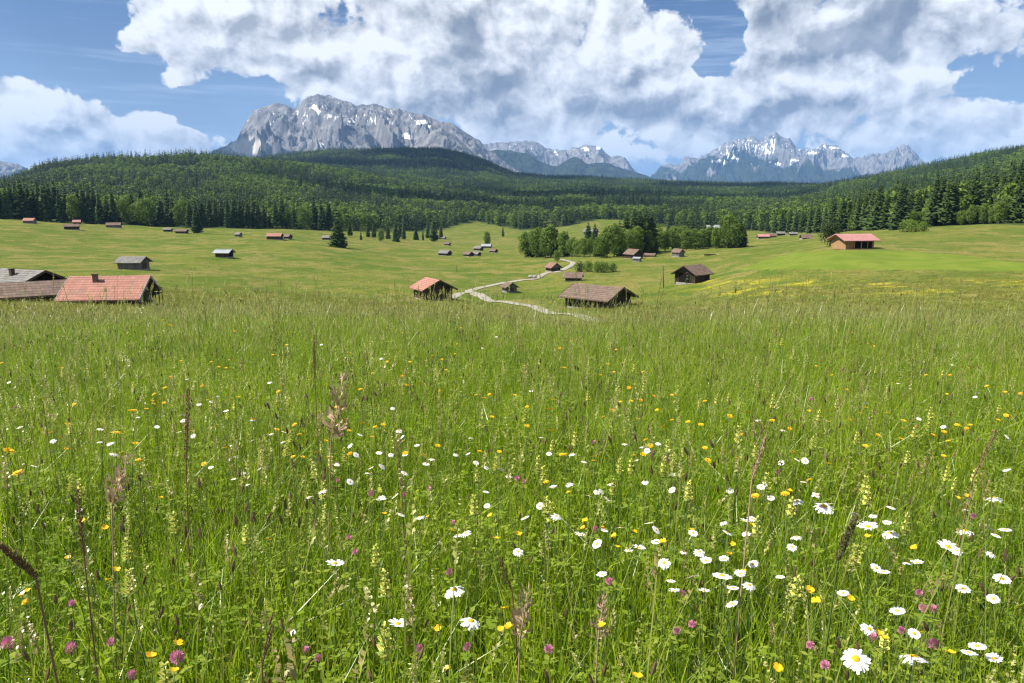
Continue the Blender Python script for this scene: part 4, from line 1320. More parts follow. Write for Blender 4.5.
def dome(mb, c, ax, r, h, m=0, n=10, rings_=3):
    ax = Vector(ax).normalized(); u = ax.orthogonal().normalized(); v = ax.cross(u); c = Vector(c)
    n0 = len(mb.v)
    for i in range(rings_):
        t = i / rings_; rr = r * math.cos(t * pi / 2); zz = h * math.sin(t * pi / 2)
        for k in range(n):
            a = 2 * pi * k / n; mb.v.append(tuple(c + u * rr * math.cos(a) + v * rr * math.sin(a) + ax * zz))
    mb.v.append(tuple(c + ax * h * .93))
    for i in range(rings_ - 1):
        for k in range(n):
            k2 = (k + 1) % n
            mb.f.append((n0 + i * n + k, n0 + i * n + k2, n0 + (i + 1) * n + k2, n0 + (i + 1) * n + k)); mb.mi.append(m)
    e = n0 + (rings_ - 1) * n
    for k in range(n): mb.f.append((e + k, e + (k + 1) % n, len(mb.v) - 1)); mb.mi.append(m)


def stem_mesh(rng, top, r=.0011, leaves=3):
    mb = MB(); top = Vector(top)
    b = Vector((rng.gauss(0, .015), rng.gauss(0, .015), 0))
    mb.tube([(0, 0, -.03), b * .4 + Vector((0, 0, top.z * .35)), top * .75 + Vector((0, 0, top.z * .0)) - Vector((0, 0, 0)), top], [r * 1.2, r * 1.1, r, r * .9], 5)
    for k in range(leaves):
        z = top.z * rng.uniform(.1, .6); a = rng.random() * 6.28; l = rng.uniform(.02, .05)
        d = Vector((math.cos(a), math.sin(a), .7)); t = Vector((-math.sin(a), math.cos(a), 0)) * l * .12; p = Vector((0, 0, z))
        mb.quad(p, p + d * l * .5 + t, p + d * l, p + d * l * .5 - t)
    return mb.mesh('stem', FST, True)


DAISY, HAWK, BUTT, CLOV, RATT = [], [], [], [], []
for i in range(7):
    tilt = rgr.uniform(.05, .75); a = rgr.random() * 6.28
    ax = Vector((math.sin(tilt) * math.cos(a), math.sin(tilt) * math.sin(a), math.cos(tilt)))
    top = Vector((rgr.gauss(0, .02), rgr.gauss(0, .02), HD))
    p = MB(); rays(p, top, ax, .005, .0235, rgr.randint(18, 23), .0062, 0, rgr.choice([.02, .1, .3, -.15, .6]))
    q = MB(); dome(q, top - ax * .001, ax, .0074, .0048)
    one = MB(); one.v = p.v + q.v; one.f = p.f + [tuple(j + len(p.v) for j in f) for f in q.f]; one.mi = [0] * len(p.f) + [1] * len(q.f)
    DAISY.append((p.mesh('petals', PETAL), q.mesh('disc', DISC, True), stem_mesh(rgr, top, .0012), (tilt, top.x, top.y)))
DAISY.sort(key=lambda q: q[-1][0])
for i in range(5):
    tilt = rgr.uniform(.05, .5); a = rgr.random() * 6.28
    ax = Vector((math.sin(tilt) * math.cos(a), math.sin(tilt) * math.sin(a), math.cos(tilt)))
    top = Vector((rgr.gauss(0, .02), rgr.gauss(0, .02), HD))
    p = MB(); rays(p, top, ax, .002, .0165, 15, .0042, 0, -.1, layers=3)
    HAWK.append((p.mesh('petals', YEL if i < 4 else ORA), stem_mesh(rgr, top, .0011, 1), (tilt, top.x, top.y)))
for i in range(3):
    top = Vector((rgr.gauss(0, .03), rgr.gauss(0, .03), HD)); ax = Vector((rgr.gauss(0, .3), rgr.gauss(0, .3), 1)).normalized()
    p = MB(); rays(p, top, ax, .001, .0125, 5, .0125, 0, -.35, cup=.15)
    BUTT.append((p.mesh('petals', BUT), stem_mesh(rgr, top, .0009, 4), (0, top.x, top.y)))
for i in range(4):
    top = Vector((rgr.gauss(0, .02), rgr.gauss(0, .02), HD))
    p = MB(); r = .0125
    for k in range(70):
        t = math.acos(1 - 1.75 * (k + .5) / 70); a = k * 2.399
        d = Vector((math.sin(t) * math.cos(a), math.sin(t) * math.sin(a), math.cos(t)))
        b = top + d * r * .3; e = top + Vector((d.x * r, d.y * r, d.z * r * 1.1)) * rgr.uniform(.85, 1.15) + Vector((0, 0, .003))
        u_ = d.orthogonal().normalized() * .0019
        p.quad(b - u_ * .5, b.lerp(e, .7) - u_, e, b.lerp(e, .7) + u_)
    lf = MB()
    for k in range(3):
        a = k * 2.09; d = Vector((math.cos(a), math.sin(a), .15)); t = Vector((-math.sin(a), math.cos(a), 0)) * .009; z = Vector((0, 0, HD - .03))
        lf.quad(top * 0 + z + Vector((top.x, top.y, 0)), z + d * .014 + t + Vector((top.x, top.y, 0)), z + d * .027 + Vector((top.x, top.y, 0)), z + d * .014 - t + Vector((top.x, top.y, 0)))
    CLOV.append((p.mesh('flower_head', CLO), lf.mesh('leaf', HERB), stem_mesh(rgr, top, .0012, 2), (0, top.x, top.y)))
for i in range(5):
    top = Vector((rgr.gauss(0, .02), rgr.gauss(0, .02), HD)); p = MB(); hb = MB()
    for k in range(7):
        z = top - Vector((0, 0, .012 * k)); sc = .55 + .1 * k
        for e in (0, pi):
            a = k * 1.57 + e + rgr.gauss(0, .2); d = Vector((math.cos(a), math.sin(a), .45)); t = Vector((-math.sin(a), math.cos(a), 0))
            l = .019 * sc
            p.quad(z - t * l * .22, z + d * l * .6 - t * l * .32 + Vector((0, 0, l * .35)), z + d * l * 1.1, z + d * l * .5 + t * l * .3 - Vector((0, 0, l * .25)))
            p.quad(z + t * l * .22, z + d * l * .6 + t * l * .32 + Vector((0, 0, l * .35)), z + d * l * 1.1, z + d * l * .5 - t * l * .3 - Vector((0, 0, l * .25)))
            hb.quad(z, z + d * l * .4 + t * l * .7 - Vector((0, 0, l * .3)), z + d * l * .9 + t * l * .5 - Vector((0, 0, l * .5)), z + d * l * .3 - Vector((0, 0, l * .5)))
    RATT.append((p.mesh('petals', RAT), hb.mesh('bracts', RATB), stem_mesh(rgr, top, .0015, 5), (0, top.x, top.y)))


def head_pos(px, py, hh):
    """ground point whose plant of height hh shows its head at this pixel"""
    dx, dy, dz = ray(px, py)
    d = np.exp(np.linspace(math.log(.5), math.log(60), 3000)); s = d / math.hypot(dx, dy)
    g = height(dx * s, dy * s)
    k = int(np.argmax((EYE + dz * s) <= g + hh))
    return Vector((float(dx * s[k]), float(dy * s[k]), float(g[k]))), float(d[k])


def flower(kind, px, py, name, label, cat, group, size=None, diam=.047, hh=None, rel=1.0):
    hh = hh or (.42 if size else rgr.uniform(.40, .50))
    p, d = head_pos(px, py, hh)
    k = hh / HD
    hs = rgr.uniform(.80, 1.12) * rel
    if size and size < 18 and kind is DAISY: size *= .85
    if size: hs = min(max(size * math.sqrt(d * d + .7) / 740 / (diam), .42), 1.5)
    rz = rgr.random() * 6.28
    src = kind[rgr.randrange(4 if (size and kind is DAISY) else len(kind))]
    ox, oy = src[-1][1] * hs, src[-1][2] * hs           # the head, not the foot, stands on the sight line
    p = p - Vector((ox * math.cos(rz) - oy * math.sin(rz), ox * math.sin(rz) + oy * math.cos(rz), 0))
    o = thing(name, label, cat, p, rz, group)
    names = {id(DAISY): ('petals', 'disc', 'stem'), id(HAWK): ('petals', 'stem'), id(BUTT): ('petals', 'stem'), id(CLOV): ('flower_head', 'leaf', 'stem'), id(RATT): ('petals', 'bracts', 'stem')}[id(kind)]
    for nm, me in zip(names, src):
        c = add(nm, me, o)
        if nm in ('stem',): c.scale = (hs, hs, k)
        else:                                            # heads scale about their own attachment
            c.scale = (hs, hs, hs); c.location = (0, 0, HD * k - HD * hs)
    # shift so that the head, not the base, is on the sight line
    return o


DL = """100,442 211,468 53,441 138,417 157,427 195,381 187,379 72,320 114,406 100,430 20,428 179,432 193,436 199,405 218,396 211,402 226,411 236,457 234,479 242,473 114,454 110,443 252,420 252,441 182,415
271,434 284,432 283,442 260,469 360,435 350,446 356,455 402,437 379,453 382,467 391,455 405,455 417,446 432,459 426,464 368,473 371,468 404,473 471,438 456,455 468,454 476,463 486,468 501,470 486,492 509,476 382,498 395,496 350,482 309,497
625,444 642,447 647,451 658,444 549,454 572,454 584,462 637,460 672,474 610,484 631,485 645,482 597,492 607,499 672,490 758,421 541,438 569,484 761,487 765,484
781,463 797,460 805,461 803,482 816,495 827,421 783,430 975,397 977,393 900,330 771,498
401,515 420,517 458,535 466,533 487,506 629,551 525,518 540,506 556,516 604,531 620,528 649,523 656,530 597,544 671,581 692,577 693,533 723,523 727,533 746,533 745,521 752,519 724,559 706,561 684,552 753,564 740,574 749,585 732,604 733,588
914,634 993,599 957,551 989,528 996,536 991,554 966,510 854,514 873,517 887,523 876,568 792,547 843,593 831,504 891,508 589,496 609,501 815,495"""
DB = [(335, 564, 18), (454, 590, 20), (398, 624, 19), (471, 621, 20), (639, 548, 16), (722, 576, 19), (856, 659, 23), (913, 657, 23), (897, 611, 15), (869, 629, 16), (948, 547, 18),
      (656, 542, 12), (664, 563, 15), (580, 535, 13), (518, 552, 12), (602, 575, 13), (674, 591, 13), (704, 591, 13), (699, 552, 13), (969, 653, 15), (977, 646, 16), (994, 659, 14), (1002, 579, 16), (963, 589, 14),
      (965, 531, 17), (1005, 530, 12), (868, 527, 18), (890, 533, 17), (917, 563, 13), (907, 563, 10), (884, 572, 12), (796, 537, 12), (780, 577, 10), (824, 506, 18), (797, 501, 14), (994, 498, 15), (381, 499, 14)]
BIGLAB = ['large white daisy standing alone left of the middle, its petals spread flat', 'large white daisy, topmost of the three nearest the middle foreground', 'large white daisy, left one of the three nearest the middle foreground',
          'large white daisy, right one of the three nearest the middle foreground', 'large white daisy with brown seed head below amid the middle daisies', 'broad white daisy beside the long pale grass stalk',
          'biggest white daisy at the bottom edge, left one of two with ragged petals', 'big white daisy at the bottom edge, right one of two, tilted towards the viewer', 'white daisy above the two biggest daisies of the lower right',
          'white daisy just above left of the lower right pair of biggest daisies', 'flat white daisy seen edge-on right of the green foxtail']
g = 'white daisies scattered through the meadow'
LDY = 'small white daisy with yellow centre, one of the many scattered in the meadow'
for i, (px, py, s) in enumerate(DB):
    flower(DAISY, px, py, 'oxeye_daisy', BIGLAB[i] if i < len(BIGLAB) else 'medium-sized white daisy among the daisies of the nearer grass', 'daisy', None if i < len(BIGLAB) else 'medium daisies in the nearer grass', s)
for t in DL.split():
    px, py = map(float, t.split(','))
    flower(DAISY, px, py, 'oxeye_daisy', LDY, 'daisy', g, rel=.54)
for i in range(34):         # the sparse far ones that read as white flecks
    px, py = rgr.uniform(0, 1024), rgr.uniform(330, 520)
    flower(DAISY, px, py, 'oxeye_daisy', LDY, 'daisy', g, rel=.54)
HL = """133,411 116,433 164,403 9,451 18,473 238,397 170,325 167,321 162,320 174,326 198,370 211,362 219,367 226,368 181,361 212,326 221,326 225,448 204,464 141,461 214,427 59,368 53,306 85,369 202,386
344,314 273,355 291,332 281,333 286,345 387,328 402,333 411,345 427,338 410,362 426,361 420,384 407,385 402,376 325,376 440,391 374,405 476,395 484,398 492,417 446,370 375,427 372,437 293,457 303,457 277,430 455,354 457,344 471,340 329,457
564,368 550,409 552,431 631,401 637,403 641,400 654,396 672,395 612,410 638,419 688,422 730,416 603,417 663,427 614,372 601,375 608,364 518,349 629,388 672,420 657,410 620,402 527,407 527,426 705,448 546,482 569,492 564,455 515,395 748,412 755,496
864,330 837,332 909,329 891,364 926,375 950,375 947,394 937,394 866,408 887,413 850,420 829,422 828,411 944,432 957,425 970,425 933,435 901,439 878,435 903,428 1005,392 809,411 816,366 910,433 829,464 809,480 785,494"""
for t in HL.split():
    px, py = map(float, t.split(','))
    orange = (px < 250 and py > 385) or (px, py) in ((564, 368), (273, 355))
    flower(HAWK, px, py, 'hawkbit', 'small yellow-orange hawkbit flower among the grass of the upper meadow', 'flower', 'hawkbits in the upper meadow', {(9, 451): 10, (18, 473): 10, (116, 433): 9, (133, 411): 9, (170, 325): 5, (174, 326): 6, (564, 368): 7, (550, 409): 8, (552, 431): 8}.get((px, py)), .033, rgr.uniform(.42, .52), .70)
for i in range(125):
    px, py = rgr.uniform(0, 1024), 312 + 150 * rgr.random()**.8
    flower(HAWK, px, py, 'hawkbit', 'small yellow-orange hawkbit flower among the grass of the upper meadow', 'flower', 'hawkbits in the upper meadow', None, .033, rgr.uniform(.42, .52), .70)
BL_ = """28,591 26,603 22,595 108,580 116,570 68,558 105,528 82,521 161,498 174,671 509,628 446,670 438,629 428,517 384,514 496,539 452,531 268,540 490,516 637,677 602,626 518,534 585,521 583,528 603,529 614,536 617,547 634,532 663,542 733,545 729,555 743,573 752,525 754,496 691,530 568,493
950,653 851,599 816,602 810,591 853,561 778,669 879,634 919,633 957,498 967,496 914,548 868,537 884,638 790,491 784,495"""
for px, py, s, lab in ((177, 644, 9, 'bright yellow buttercup just above the large pink clover head'), (151, 656, 9, 'golden yellow flower tilted sideways left of the large pink clover head'), (505, 609, 8, 'yellow buttercup right of the three middle foreground daisies, upper of its cluster'),
                       (501, 630, 7, 'yellow buttercup right of the three middle foreground daisies, lower of its cluster')):
    flower(BUTT, px, py, 'buttercup', lab, 'flower', None, s, .025)
for t in BL_.split():
    px, py = map(float, t.split(','))
    flower(BUTT, px, py, 'buttercup', 'small glossy yellow buttercup low in the nearer grass', 'flower', 'buttercups in the nearer grass', None, .025, None, .68)
CL_ = """15,408 50,416 183,397 338,481 337,465 371,493 429,489 318,435 342,435 404,495 517,479 524,482 594,443 811,399 994,432 778,473 874,413 111,643 72,604 349,538 419,649 453,523 467,648 371,494 677,632 692,625 683,594 609,582 595,530 549,650 919,594 923,609 933,610 873,638 973,517 810,646 825,666 306,651 318,659 355,553 449,573 901,631"""
for px, py, s, lab in ((177, 659, 13, 'largest pink clover head, under the bright buttercup near the lower left corner'), (71, 649, 11, 'pink clover head in the lower left between the broad grass leaves'), (8, 645, 12, 'pink clover head cut by the left edge near the bottom'),
                       (132, 676, 9, 'pink clover head at the very bottom left of the largest clover'), (933, 645, 10, 'deep pink clover beside the tilted biggest daisy')):
    flower(CLOV, px, py, 'red_clover', lab, 'clover', None, s, .027)
for t in CL_.split():
    px, py = map(float, t.split(','))
    flower(CLOV, px, py, 'red_clover', 'small pink clover head, one of those dotted low in the grass', 'clover', 'small clover heads in the grass', None, .027, None, .66)
RL_ = """234,404 70,479 344,452 313,466 496,461 477,470 281,382 288,401 435,372 260,454 384,426 552,444 575,436 543,470 620,463 631,463 664,461 689,485 644,377 729,397 717,398 588,395 837,403 819,414 857,436 866,480 955,482 876,370 782,342 173,517 245,530 128,574 164,668 249,679 126,543 384,575 384,629 375,549 467,669 757,521 689,487 907,517 856,549 797,581 885,634"""
RL_ += ' ' + ' '.join('%d,%d' % (rgr.uniform(0, 1024), rgr.uniform(360, 520)) for _ in range(45))
for t in RL_.split():
    px, py = map(float, t.split(','))
    flower(RATT, px, py - 3, 'yellow_rattle', 'pale yellow flower spike of yellow rattle standing in the meadow grass', 'flower', 'yellow rattle spikes in the meadow', None, .04, rgr.uniform(.43, .51), .72)


# prominent single stalks
def stalk(px0, py0, px1, py1, d, kind, label, hr=.008, frac=None, name='seed_stalk', cat='plant stalk'):
    """px0,py0 tip; px1,py1 lower end of the visible head; d ground distance"""
    tip = pt(px0, py0, d); low = pt(px1, py1, d * 1.0)
    dirv = (tip - low)
    g = hz(low.x - dirv.x * .8, low.y - dirv.y * .8)
    base = Vector((low.x - dirv.x * .8, low.y - dirv.y * .8, g))
    o = thing(name, label, cat, base)
    mb = MB()
    l, t_ = low - base, tip - base
    mb.tube([(0, 0, -.03), l * .5 + Vector((0, 0, .03)), l, t_ * .9 + l * .1], [.0022, .002, .0017, .001], 5)
    add('stem', mb.mesh('stem', TAN if kind in ('tan', 'panicle') else (FST if kind == 'fox' else DOCK), True), o)
    h = MB(); r2 = random.Random(int(px0 * 7 + py0))
    axd = (t_ - l); n = {'dock': 420, 'tan': 260, 'fox': 600, 'panicle': 60}[kind]
    for i in range(n):
        t = (i + r2.random()) / n
        p = l + axd * t; a = r2.random() * 6.28
        rr = hr * .60 * (math.sin(pi * min(.96, .12 + .85 * t))**.5) * r2.uniform(.5, 1.25)
        if kind == 'panicle': rr = hr * r2.uniform(.4, 1.5) * (1.1 - .6 * t)
        d1 = (Vector((math.cos(a), math.sin(a), .55))).normalized()
        q = p + d1 * rr; e = q + (d1 * .4 + Vector((0, 0, .9))).normalized() * rr * (1.0 if kind != 'panicle' else .9)
        u = (e - p).cross(Vector((r2.gauss(0, 1), r2.gauss(0, 1), 0))).normalized() * rr * (.26 if kind != 'panicle' else .22)
        h.quad(p, q + u, e, q - u)
    add('seed_head', h.mesh('seed_head', {'dock': DOCK, 'tan': TAN, 'fox': FOX, 'panicle': TAN}[kind]), o)
    return o


stalk(314, 336, 315, 378, 3.4, 'dock', 'upright dark brown dock spike rising in the upper left-middle grass', .009)
stalk(189, 380, 186, 462, 2.4, 'dock', 'long dark brown dock spike among the daisies of the left meadow', .010)
stalk(76, 481, 84, 556, 1.75, 'dock', 'brown dock spike below the orange hawkbits near the left edge', .008)
stalk(-6, 541, 36, 578, 1.25, 'dock', 'brown plantain-like seed head leaning in from the left edge', .009)
stalk(767, 432, 752, 480, 1.55, 'tan', 'tall pale tan grass stalk with a feathery head right of the middle', .008)
stalk(857, 514, 838, 561, 1.5, 'fox', 'thick green-brown foxtail leaning in the right foreground', .011)
stalk(343, 377, 331, 440, 2.3, 'panicle', 'loose straw-coloured panicle in the left-middle meadow', .030)
stalk(396, 438, 402, 497, 2.2, 'dock', 'thin dark spike among the daisies left of the middle', .0055)
stalk(497, 553, 512, 592, 1.5, 'dock', 'slim dark brown spike above the yellow buttercup cluster', .005)
stalk(998, 428, 973, 478, 2.4, 'dock', 'thin dark bent stalk near the right edge of the meadow', .006)
stalk(274, 622, 262, 664, 1.2, 'dock', 'short dark brown spike at the bottom between clover heads', .005)
stalk(129, 455, 112, 505, 1.9, 'panicle', 'pale brown loose grass panicle left of the yellow rattle', .022)
stalk(528, 588, 520, 640, 1.3, 'panicle', 'dry pale panicle standing low in the middle foreground', .016)
stalk(604, 596, 598, 640, 1.35, 'panicle', 'dry whitish grass panicle under the middle daisies', .014)

# broad leaves at the lower left corner
for px, lab in ((14, 'tuft of broad bright green grass leaves at the lower left corner'), (52, 'second tuft of broad green leaves beside the pink clover at lower left'), (118, 'upright dark-stemmed leafy herb in the lower left grass')):
    p, d = head_pos(px, 640, .34)
    mb = MB(); r2 = random.Random(px)
    for k in range(9): blade(mb, r2, r2.gauss(0, .02), r2.gauss(0, .02), r2.uniform(.28, .42), r2.uniform(.008, .013), r2.uniform(.1, .5), r2.random() * 6.28, 0, 6)
    o = add('broad_grass', mb.mesh('broad_grass', HERB, True), loc=p); tag(o, lab, 'grass tuft')

# ------------------------------------------------------------------ light, sky
SUN_AZ, SUN_EL = -100.0, 52.0        # clockwise from the view direction, degrees
w = bpy.data.worlds.new('World'); scene.world = w; w.use_nodes = True
nt = w.node_tree; nt.nodes.clear(); N = NT(nt)
wo = N.n.new('ShaderNodeOutputWorld'); bg = N.n.new('ShaderNodeBackground')
sky = N.n.new('ShaderNodeTexSky'); sky.sky_type = 'NISHITA'; sky.sun_disc = False
sky.sun_elevation = R(SUN_EL); sky.sun_rotation = R(SUN_AZ); sky.altitude = 900; sky.air_density = 1.0; sky.dust_density = .25; sky.ozone_density = 3.0
STR = 0.08

DEG = 57.29578 / F
CW = 1.35
# clouds: (px, row, half width, half height, weight)
CLOUDS = [(165, 10, 42, 26, .9), (215, 24, 75, 38, 1.2), (285, 42, 95, 42, 1.2), (330, 72, 70, 30, 1.0), (380, 60, 80, 60, 1.3), (440, 40, 90, 75, 1.4), (400, 100, 70, 26, 1.0), (470, 100, 80, 40, 1.3),
          (520, 60, 80, 75, 1.3), (520, 128, 70, 20, 1.1), (580, 100, 90, 48, 1.3), (590, 40, 70, 50, 1.0), (655, 55, 45, 40, 1.0), (650, 112, 80, 34, 1.1), (700, 105, 50, 36, .8), (590, 140, 50, 14, .8), (620, 150, 60, 14, .5),
          (790, 20, 65, 50, 1.2), (770, 75, 55, 42, 1.1), (850, 30, 100, 45, 1.3), (820, 85, 95, 40, 1.1), (740, 118, 70, 36, .95), (800, 125, 90, 22, .7), (900, 90, 60, 22, .7), (890, 130, 50, 28, .95), (850, 145, 60, 18, .8),
          (940, 128, 50, 26, .9), (990, 128, 50, 24, .95), (1010, 45, 30, 20, .35), (930, 152, 60, 14, .7), (690, 150, 60, 16, .35),
          (20, 125, 60, 36, 1.2), (75, 132, 60, 34, 1.2), (120, 150, 70, 26, 1.0), (175, 148, 50, 18, .7), (-60, 120, 80, 50, 1.2), (-160, 90, 70, 40, 1.0), (1120, 110, 90, 50, 1.0), (235, 122, 12, 8, .5), (100, 38, 50, 7, .25)]
DARKS = [(470, 78, 42, 62, 1.0), (420, 112, 60, 14, .5), (500, 110, 40, 26, .8), (590, 100, 60, 40, .9), (640, 112, 75, 22, .9), (560, 140, 70, 12, .6), (800, 40, 60, 38, 1.1), (870, 22, 85, 34, 1.0), (790, 108, 60, 18, .8),
         (270, 64, 60, 10, .7), (330, 82, 60, 10, .4), (980, 60, 50, 20, .5), (700, 115, 50, 18, .5), (95, 140, 26, 20, .6), (30, 150, 60, 10, .5), (905, 138, 40, 9, .45), (975, 140, 60, 8, .4), (745, 128, 50, 14, .5)]


def blob_vals(N, uv, blobs, sm=.25):
    cur = None
    for (px, py, rx, ry, wt) in blobs:
        a, te = ang(px, py)
        a = math.degrees(float(a)); e = math.degrees(math.atan(float(te)))
        kx = DEG * math.cos(R(a))**2
        q = N.vec('MULTIPLY', N.vec('SUBTRACT', uv, (a, e, 0)), (1 / (rx * kx * 1.15), 1 / (ry * DEG * 1.15), 0))
        v = N.math('MULTIPLY_ADD', N.vec('DOT_PRODUCT', q, q), -wt, wt)
        if cur is None: cur = v
        else:
            n = N.n.new('ShaderNodeMath'); n.operation = 'SMOOTH_MAX'
            N.put(n.inputs[0], cur); N.put(n.inputs[1], v); n.inputs[2].default_value = sm
            cur = n.outputs[0]
    return cur


# puff group: the noise that breaks the cloud outlines up
ng = bpy.data.node_groups.new('cloud_puffs', 'ShaderNodeTree')
ng.interface.new_socket('Dir', in_out='INPUT', socket_type='NodeSocketVector')
ng.interface.new_socket('Puffs', in_out='OUTPUT', socket_type='NodeSocketFloat')
gi = ng.nodes.new('NodeGroupInput'); go = ng.nodes.new('NodeGroupOutput'); G = NT(ng)
uv = gi.outputs[0]
wp = G.n.new('ShaderNodeTexNoise'); ng.links.new(uv, wp.inputs['Vector']); wp.noise_dimensions = '2D'; wp.inputs['Scale'].default_value = .35; wp.inputs['Detail'].default_value = 3
wv = G.vec('MULTIPLY', G.vec('SUBTRACT', wp.outputs['Color'], (.5, .5, .5)), (1.5, 1.2, 0))
p2 = G.vec('ADD', uv, wv)
f1 = G.noise(G.scale(p2, (1, 1.3, 1)), .155, 10, .575, '2D')
vo = G.n.new('ShaderNodeTexVoronoi'); vo.feature = 'F1'; vo.voronoi_dimensions = '2D'; ng.links.new(p2, vo.inputs['Vector']); vo.inputs['Scale'].default_value = .33
vo.inputs['Detail'].default_value = 3.0; vo.inputs['Roughness'].default_value = .5
vo.normalize = True
bil = G.math('SUBTRACT', .42, vo.outputs['Distance'])
dn = G.math('ADD', G.math('MULTIPLY_ADD', f1, 4.6, -2.45), G.math('MULTIPLY', bil, 2.4))
ng.links.new(dn, go.inputs[0])

gen = N.n.new('ShaderNodeTexCoord').outputs['Generated']
sx = N.n.new('ShaderNodeSeparateXYZ'); N.l.new(gen, sx.inputs[0])
azd = N.math('MULTIPLY', N.math('ARCTAN2', sx.outputs[0], sx.outputs[1]), 57.29578)
eld = N.math('MULTIPLY', N.math('ARCSINE', sx.outputs[2]), 57.29578)
cb = N.n.new('ShaderNodeCombineXYZ'); N.l.new(azd, cb.inputs[0]); N.l.new(eld, cb.inputs[1])
UV = cb.outputs[0]


def puffs(v):
    n = N.n.new('ShaderNodeGroup'); n.node_tree = ng; N.l.new(v, n.inputs[0])
    return n.outputs[0]


wq = N.n.new('ShaderNodeTexNoise'); wq.noise_dimensions = '2D'; N.l.new(UV, wq.inputs['Vector']); wq.inputs['Scale'].default_value = .22; wq.inputs['Detail'].default_value = 5
UVW = N.vec('ADD', UV, N.vec('MULTIPLY', N.vec('SUBTRACT', wq.outputs['Color'], (.5, .5, .5)), (7.0, 5.0, 0)))
GAPS = [(50, 26, 75, 28, 1.0), (722, 36, 30, 46, .9), (1005, 85, 50, 22, .7), (330, 8, 34, 16, .45), (215, 120, 45, 14, .5)]
mask = N.math('MAXIMUM', blob_vals(N, UVW, CLOUDS), -1.4)
mask = N.math('SUBTRACT', mask, N.math('MAXIMUM', blob_vals(N, UVW, GAPS), 0))
outside = N.math('MAXIMUM', N.ramp(N.math('ABSOLUTE', azd), 38, 46), N.ramp(eld, 17, 22))
mbg = N.math('MULTIPLY_ADD', N.noise(UV, .045, 2, .5, '2D'), 5.0, -2.6)
mask = N.math('MAXIMUM', mask, N.math('SUBTRACT', N.math('MULTIPLY', N.math('ADD', mbg, 1.4), outside), 1.4))
n0 = N.math('SUBTRACT', puffs(UV), .12); n1_ = puffs(N.vec('ADD', UV, (-.55, .8, 0)))
d0 = N.math('ADD', N.math('MULTIPLY', mask, CW), n0)
alpha = N.ramp(d0, -.05, .34)
thick = N.ramp(d0, .05, 1.7)
lit = N.math('MAXIMUM', N.math('MINIMUM', N.math('SUBTRACT', n0, n1_), .9), -.9)
dark = N.math('MAXIMUM', blob_vals(N, UVW, DARKS, .3), 0)
big = N.noise(UV, .30, 4, .55, '2D')
dark = N.math('MULTIPLY', dark, N.math('MULTIPLY_ADD', big, 2.0, -.15))
sh = N.math('MULTIPLY_ADD', lit, .62, .90)
sh = N.math('SUBTRACT', sh, N.math('MULTIPLY', N.math('MULTIPLY', dark, thick), .78))
sh = N.math('SUBTRACT', sh, N.math('MULTIPLY', thick, .12))
sh = N.math('MAXIMUM', N.math('MINIMUM', sh, 1.0), N.math('MULTIPLY_ADD', lit, .22, .17))
K = 1 / STR
cc = N.mix(sh, (.130 * K, .148 * K, .180 * K), (.62 * K, .63 * K, .645 * K))
# thin high streaks in the blue
cir = N.noise(N.scale(N.vec('ADD', UV, (0, 0, 0)), (.06, .9, 1)), .8, 4, .65, '2D')
cir = N.math('MULTIPLY', N.ramp(cir, .48, .75), .30)
skyc = N.vec('MULTIPLY', sky.outputs[0], (.39, .45, .55))
skyc = N.mix(cir, skyc, (.62 * K, .70 * K, .80 * K))
skyc = N.mix(N.math('MULTIPLY', N.ramp(eld, 15, -1), .85), skyc, (.22 * K, .30 * K, .42 * K))
col = N.mix(N.math('MULTIPLY', alpha, .97), skyc, cc)
N.l.new(col, bg.inputs[0]); bg.inputs[1].default_value = STR
N.l.new(bg.outputs[0], wo.inputs[0])
w.cycles.sampling_method = 'MANUAL'; w.cycles.sample_map_resolution = 512

sl = bpy.data.lights.new('sun', 'SUN'); sl.energy = 5.0; sl.angle = R(.53); sl.color = (1, .955, .88)
so = add('sun', sl)
sd = Vector((math.sin(R(SUN_AZ)) * math.cos(R(SUN_EL)), math.cos(R(SUN_AZ)) * math.cos(R(SUN_EL)), math.sin(R(SUN_EL))))
so.rotation_euler = sd.to_track_quat('Z', 'Y').to_euler(); so.location = sd * 60

# clouds added out of view overhead, to shade the wooded hills and the massif
CLOUDM = plain('cloud_white', (0.82, 0.82, 0.83), 1.0, 0.0, .03, .01)


def shade_cloud(tx, ty, rx, ry, seed, yaw=0.0, z=1900.0, tz=0.0):
    """unseen cumulus added so that its shadow falls on ground point (tx, ty)"""
    tz = tz or hz(tx, ty)
    c = Vector((tx, ty, tz)) + sd * ((z - tz) / sd.z)
    nu_, nv_ = 96, 48
    th = np.linspace(0, pi, nv_); ph = np.linspace(0, 2 * pi, nu_, endpoint=False)
    PH, TH = np.meshgrid(ph, th, indexing='ij')
    X, Y, Z = np.sin(TH) * np.cos(PH), np.sin(TH) * np.sin(PH), np.cos(TH)
    n_ = fbm(X * 2.2 + seed, Y * 2.2 + Z * 1.7 + seed, seed, 5, .55) + .5 * fbm(Z * 3 + seed, X * 3 - Y * 2, seed + 4, 4)
    r = 1 + .55 * n_
    hgt = np.where(Z > 0, 230.0, 60.0)
    Q = np.stack([X * r * rx, Y * r * ry, Z * r * hgt], -1)
    o = add('cloud', grid_mesh('cloud', Q, CLOUDM, closed=True), loc=c)
    o.rotation_euler = (0, 0, yaw)
    tag(o, 'unseen white cloud added overhead to shade the slopes below', 'cloud', kind='structure')


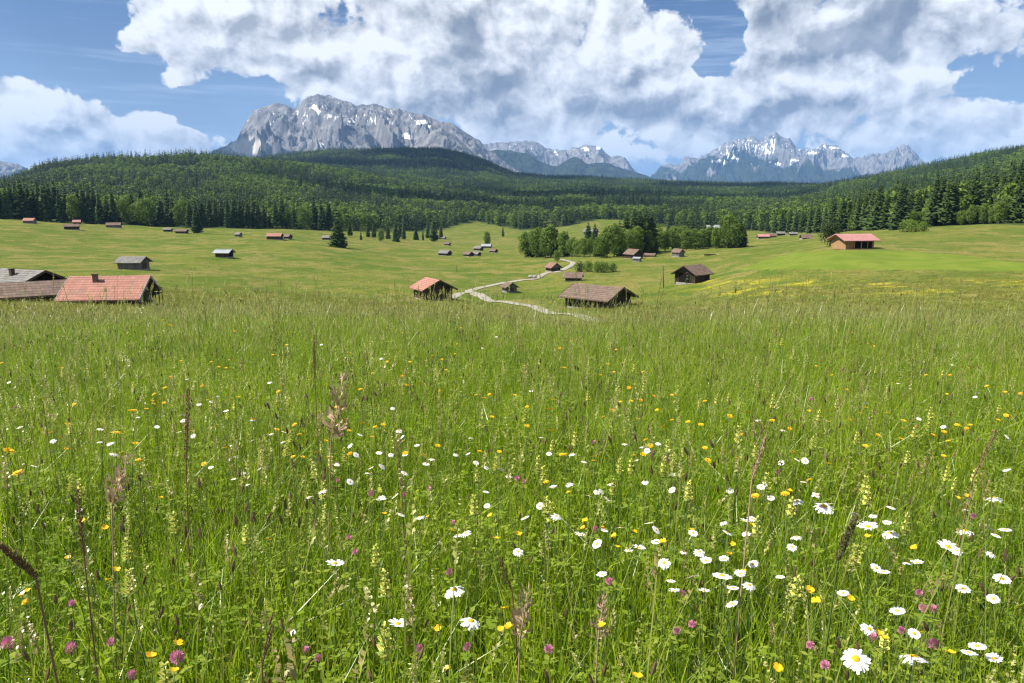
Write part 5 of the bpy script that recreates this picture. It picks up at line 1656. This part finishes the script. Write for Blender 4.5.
for a in ((-80, 3000, 430, 300, 3, .1), (-430, 2450, 330, 160, 8, .0), (330, 1500, 420, 130, 12, .1), (-60, 1080, 260, 75, 17, -.15), (900, 2500, 420, 260, 23, .2), (-1500, 1500, 200, 160, 31, 0)):
    shade_cloud(*a)
shade_cloud(-2750, 6500, 520, 700, 41, .2, 2900.0, 450.0)
shade_cloud(1500, 1250, 230, 120, 47, .3)

# ------------------------------------------------------------------ air
m = bpy.data.materials.new('haze_air'); m.use_nodes = True; m.node_tree.nodes.clear()
o_ = m.node_tree.nodes.new('ShaderNodeOutputMaterial'); pv = m.node_tree.nodes.new('ShaderNodeVolumePrincipled')
pv.inputs['Color'].default_value = (.30, .56, 1.0, 1); pv.inputs['Density'].default_value = 5.2e-5; pv.inputs['Anisotropy'].default_value = .0
m.node_tree.links.new(pv.outputs[0], o_.inputs['Volume'])
mb = MB(); mb.box(-24500, 24500, -24500, 24500, float(GZ.min()) - 1, 1450)
m.cycles.volume_sampling = 'DISTANCE'
hz_o = add('haze', mb.mesh('haze', m)); tag(hz_o, 'thin blue summer haze filling the valley air', 'haze', kind='stuff')

# ------------------------------------------------------------------ camera, render
cam = bpy.data.cameras.new('camera'); co = add('camera', cam)
cam.sensor_width = 36; cam.lens = F / 1024 * 36; cam.clip_end = 90000; cam.clip_start = .02
co.location = (0, 0, EYE); co.rotation_euler = (R(90 - PITCH), 0, 0)
scene.camera = co
scene.view_settings.view_transform = 'Standard'; scene.view_settings.look = 'None'
scene.view_settings.gamma = 1; scene.view_settings.exposure = 0.95
scene.render.engine = 'CYCLES'
cy = scene.cycles
cy.max_bounces = 5; cy.diffuse_bounces = 3; cy.glossy_bounces = 2; cy.transmission_bounces = 4; cy.transparent_max_bounces = 4; cy.volume_bounces = 0
cy.use_denoising = True; cy.denoiser = 'OPENIMAGEDENOISE'; cy.denoising_prefilter = 'ACCURATE'; cy.pixel_filter_type = 'BLACKMAN_HARRIS'; cy.filter_width = 1.25
cy.sample_clamp_indirect = 6
